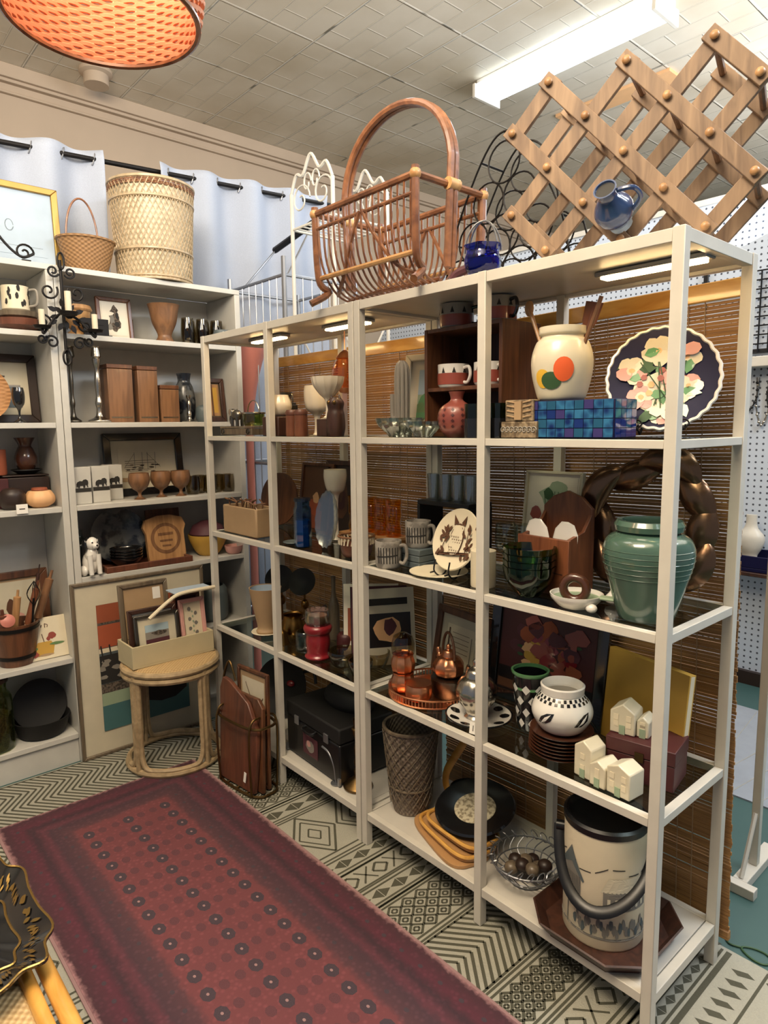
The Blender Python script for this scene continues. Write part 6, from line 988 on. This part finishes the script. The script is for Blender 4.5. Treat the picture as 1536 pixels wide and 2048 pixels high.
solo('wire_whisk', m, 'iron', 'dark wire whisk standing in the tool bucket', 'whisk', (-1.29, -.665, E0+.015))
solo('glass_doorknob', MB().lathe([(0, 0), (.014, 0), (.012, .012), (.026, .02), (.026, .034), (.01, .042), (0, .042)], 20, M=Matrix.Rotation(rad(70), 4, 'Y')), 'pink_glaze', 'pink ringed wooden knob on top of the bucket tools', 'knob', (-1.275, -.735, E0+.185))
bpic('framed_print', 'faded print in a brown frame behind the tool bucket', -.66, E0, .26, .345, .03, 'walnut', 'tan', ['offwhite', 'brown', 'rose'], [(1, blob(.4, .6, .1, .12)), (2, blob(.55, .4, .12, .1))], x=-1.43, lean=4, border=.012)
t = thing('flower_tile', 'cream tile painted with a yellow jug and red rosebuds on the left bookcase', 'tile', (-1.275, -.588, E0+.001), QX, rx=-rad(12)); MB().bb(-.075, .075, 0, .012, 0, .17).build('tile', 'cream', t, .003)
art_mb(.146, .166, -.073, .002, -.0015, [(2, [(.22, .08), (.6, .08), (.66, .3), (.58, .42), (.24, .42), (.16, .3)]), (3, blob(.42, .1, .2, .03)), (1, blob(.62, .55, .1, .09)), (1, blob(.52, .48, .05, .05)), (4, blob(.72, .34, .18, .035)), (4, blob(.12, .28, .12, .04)), (5, ln(.4, .42, .36, .62, .02)), (1, blob(.14, .14, .09, .07)), (5, ln(.2, .78, .22, .84, .02)), (5, ln(.28, .78, .28, .85, .02)), (5, ln(.36, .78, .38, .84, .025)), (5, ln(.46, .76, .46, .86, .02)), (5, ln(.46, .86, .54, .82, .018)), (5, ln(.54, .82, .52, .76, .02))]).build('painting', ['cream', 'brick', 'mustard', 'tan', 'leaf', 'brown'], t, smooth=False)
# F
solo('dark_basin', MB().lathe(vessel(smooth_prof([(.07, 0), (.09, .01), (.105, .06), (.11, .075)]), .005), 36), 'matte_black', 'low black basin on the bottom shelf of the left bookcase', 'basin', (-1.33, -.625, F0))
solo('dark_platter', MB().lathe([(0, 0), (.07, 0), (.105, .014), (.105, .02), (.068, .007), (0, .007)], 40, M=Matrix.Translation((0, 0, .108)) @ Matrix.Rotation(rad(90), 4, 'X')), 'matte_black', 'black round platter standing upright in the black basin', 'platter', (-1.345, -.62, F0+.045), QX, rx=rad(-16)).location.z = F0+.0065
solo('grey_stone', MB().ball((0, 0, .02), (.03, .04, .02), seg=12), 'felt', 'grey stone bowl lying inside the black basin', 'stone', (-1.28, -.62, F0+.0055))
t = thing('glass_jug', 'large dark green glass jug at the left edge of the bottom shelf', 'jug', (-1.30, -.80, F0)); MB().lathe(vessel(smooth_prof([(.06, 0), (.066, .01), (.068, .19), (.05, .24), (.054, .275)]), .004), 34, lobes=12, amp=.015).build('body', 'olive_glass', t); MB().lathe([(.0, .274), (.058, .274), (.06, .29), (0, .292)], 30).build('lid', 'dark_walnut', t); MB().lathe([(0, .006), (.058, .006), (.06, .14), (0, .15)], 28).build('contents', 'felt', t)
# right bookcase, low shelves mostly behind the artwork
solo('dark_crock', MB().lathe(vessel(smooth_prof([(.06, 0), (.075, .03), (.075, .14), (.06, .17)]), .005), 30), 'slate', 'dark grey crock on the low shelf at the bookcase right end', 'crock', (-1.34, .17, E0))
# ================================================================== foreground: cane table with lacquer tray
t = thing('bamboo_table', 'bamboo edged cane table at the lower left corner', 'table', (.17, -1.332, 0))
for y, r_ in ((.275, .014), (.245, .012), (-.28, .014)): MB().tube([(-.42, y, .462), (.56, y, .462)], r_, 12).build('edge_pole', 'bamboo', t)
for x in (-.4, .545): MB().tube([(x, -.28, .462), (x, .275, .462)], .012, 12).build('end_pole', 'bamboo', t)
MB().bb(-.4, .545, -.27, .236, .452, .462).build('cane_top', 'cane_flat', t)
for x in (-.39, .535):
    for y in (-.265, .26): MB().tube([(x, y, 0), (x, y, .455)], .016, 12).build('leg', 'bamboo', t)
t = thing('lacquer_tray', 'black lacquer tray with gold leaf decoration and scalloped edge on the cane table', 'tray', (.30, -1.16, .478)); N_ = 96
def tr(s_, b): q = 1+.045*cos(10*b); e = .6; return (s_*.195*q*(1 if cos(b) > 0 else -1)*abs(cos(b))**e, s_*.128*q*(1 if sin(b) > 0 else -1)*abs(sin(b))**e)
vs = []; fs = []
top = [(0, .004), (.62, .004), (.68, .006), (.95, .03), (1.0, .034), (1.0, .03), (.95, .025), (.68, .0), (0, .0)]
m = MB(); idx = []
for s_, z in top:
    if s_ == 0: idx.append([len(vs)]); vs.append((0, 0, z))
    else: idx.append(list(range(len(vs), len(vs)+N_))); vs += [(*tr(s_, 2*pi*k/N_), z) for k in range(N_)]
for A_, B_ in zip(idx, idx[1:]):
    for k in range(N_):
        j = (k+1) % N_
        if len(A_) == 1: fs.append((A_[0], B_[k], B_[j]))
        elif len(B_) == 1: fs.append((A_[k], B_[0], A_[j]))
        else: fs.append((A_[k], B_[k], B_[j], A_[j]))
m.add(vs, fs).build('tray', 'black_glaze', t); m = MB(); RND.seed(14)
for s_ in (.63, .985): m.tube([(*tr(s_, 2*pi*k/N_), .0055 if s_ < .9 else .034) for k in range(N_)], .0022, 5, True)
for k in range(150):
    b = 2*pi*k/150; r0 = RND.uniform(.71, .82); db = RND.uniform(-.07, .07); L_ = RND.uniform(.06, .12); n = 7; up = []; lo = []
    for j in range(n):
        u = j/(n-1); w_ = .02*sin(pi*u)+.001; ss = r0+L_*u; bb = b+db*u; zz = .0075+.0245*(ss-.68)/.27
        x, y = tr(ss, bb-w_); up.append((x, y, zz+.0012)); x, y = tr(ss, bb+w_); lo.append((x, y, zz+.0012))
    m.add(up+lo, [(j, j+1, n+j+1, n+j) for j in range(n-1)])
m.build('gold_leaf', 'gold', t, smooth=False)
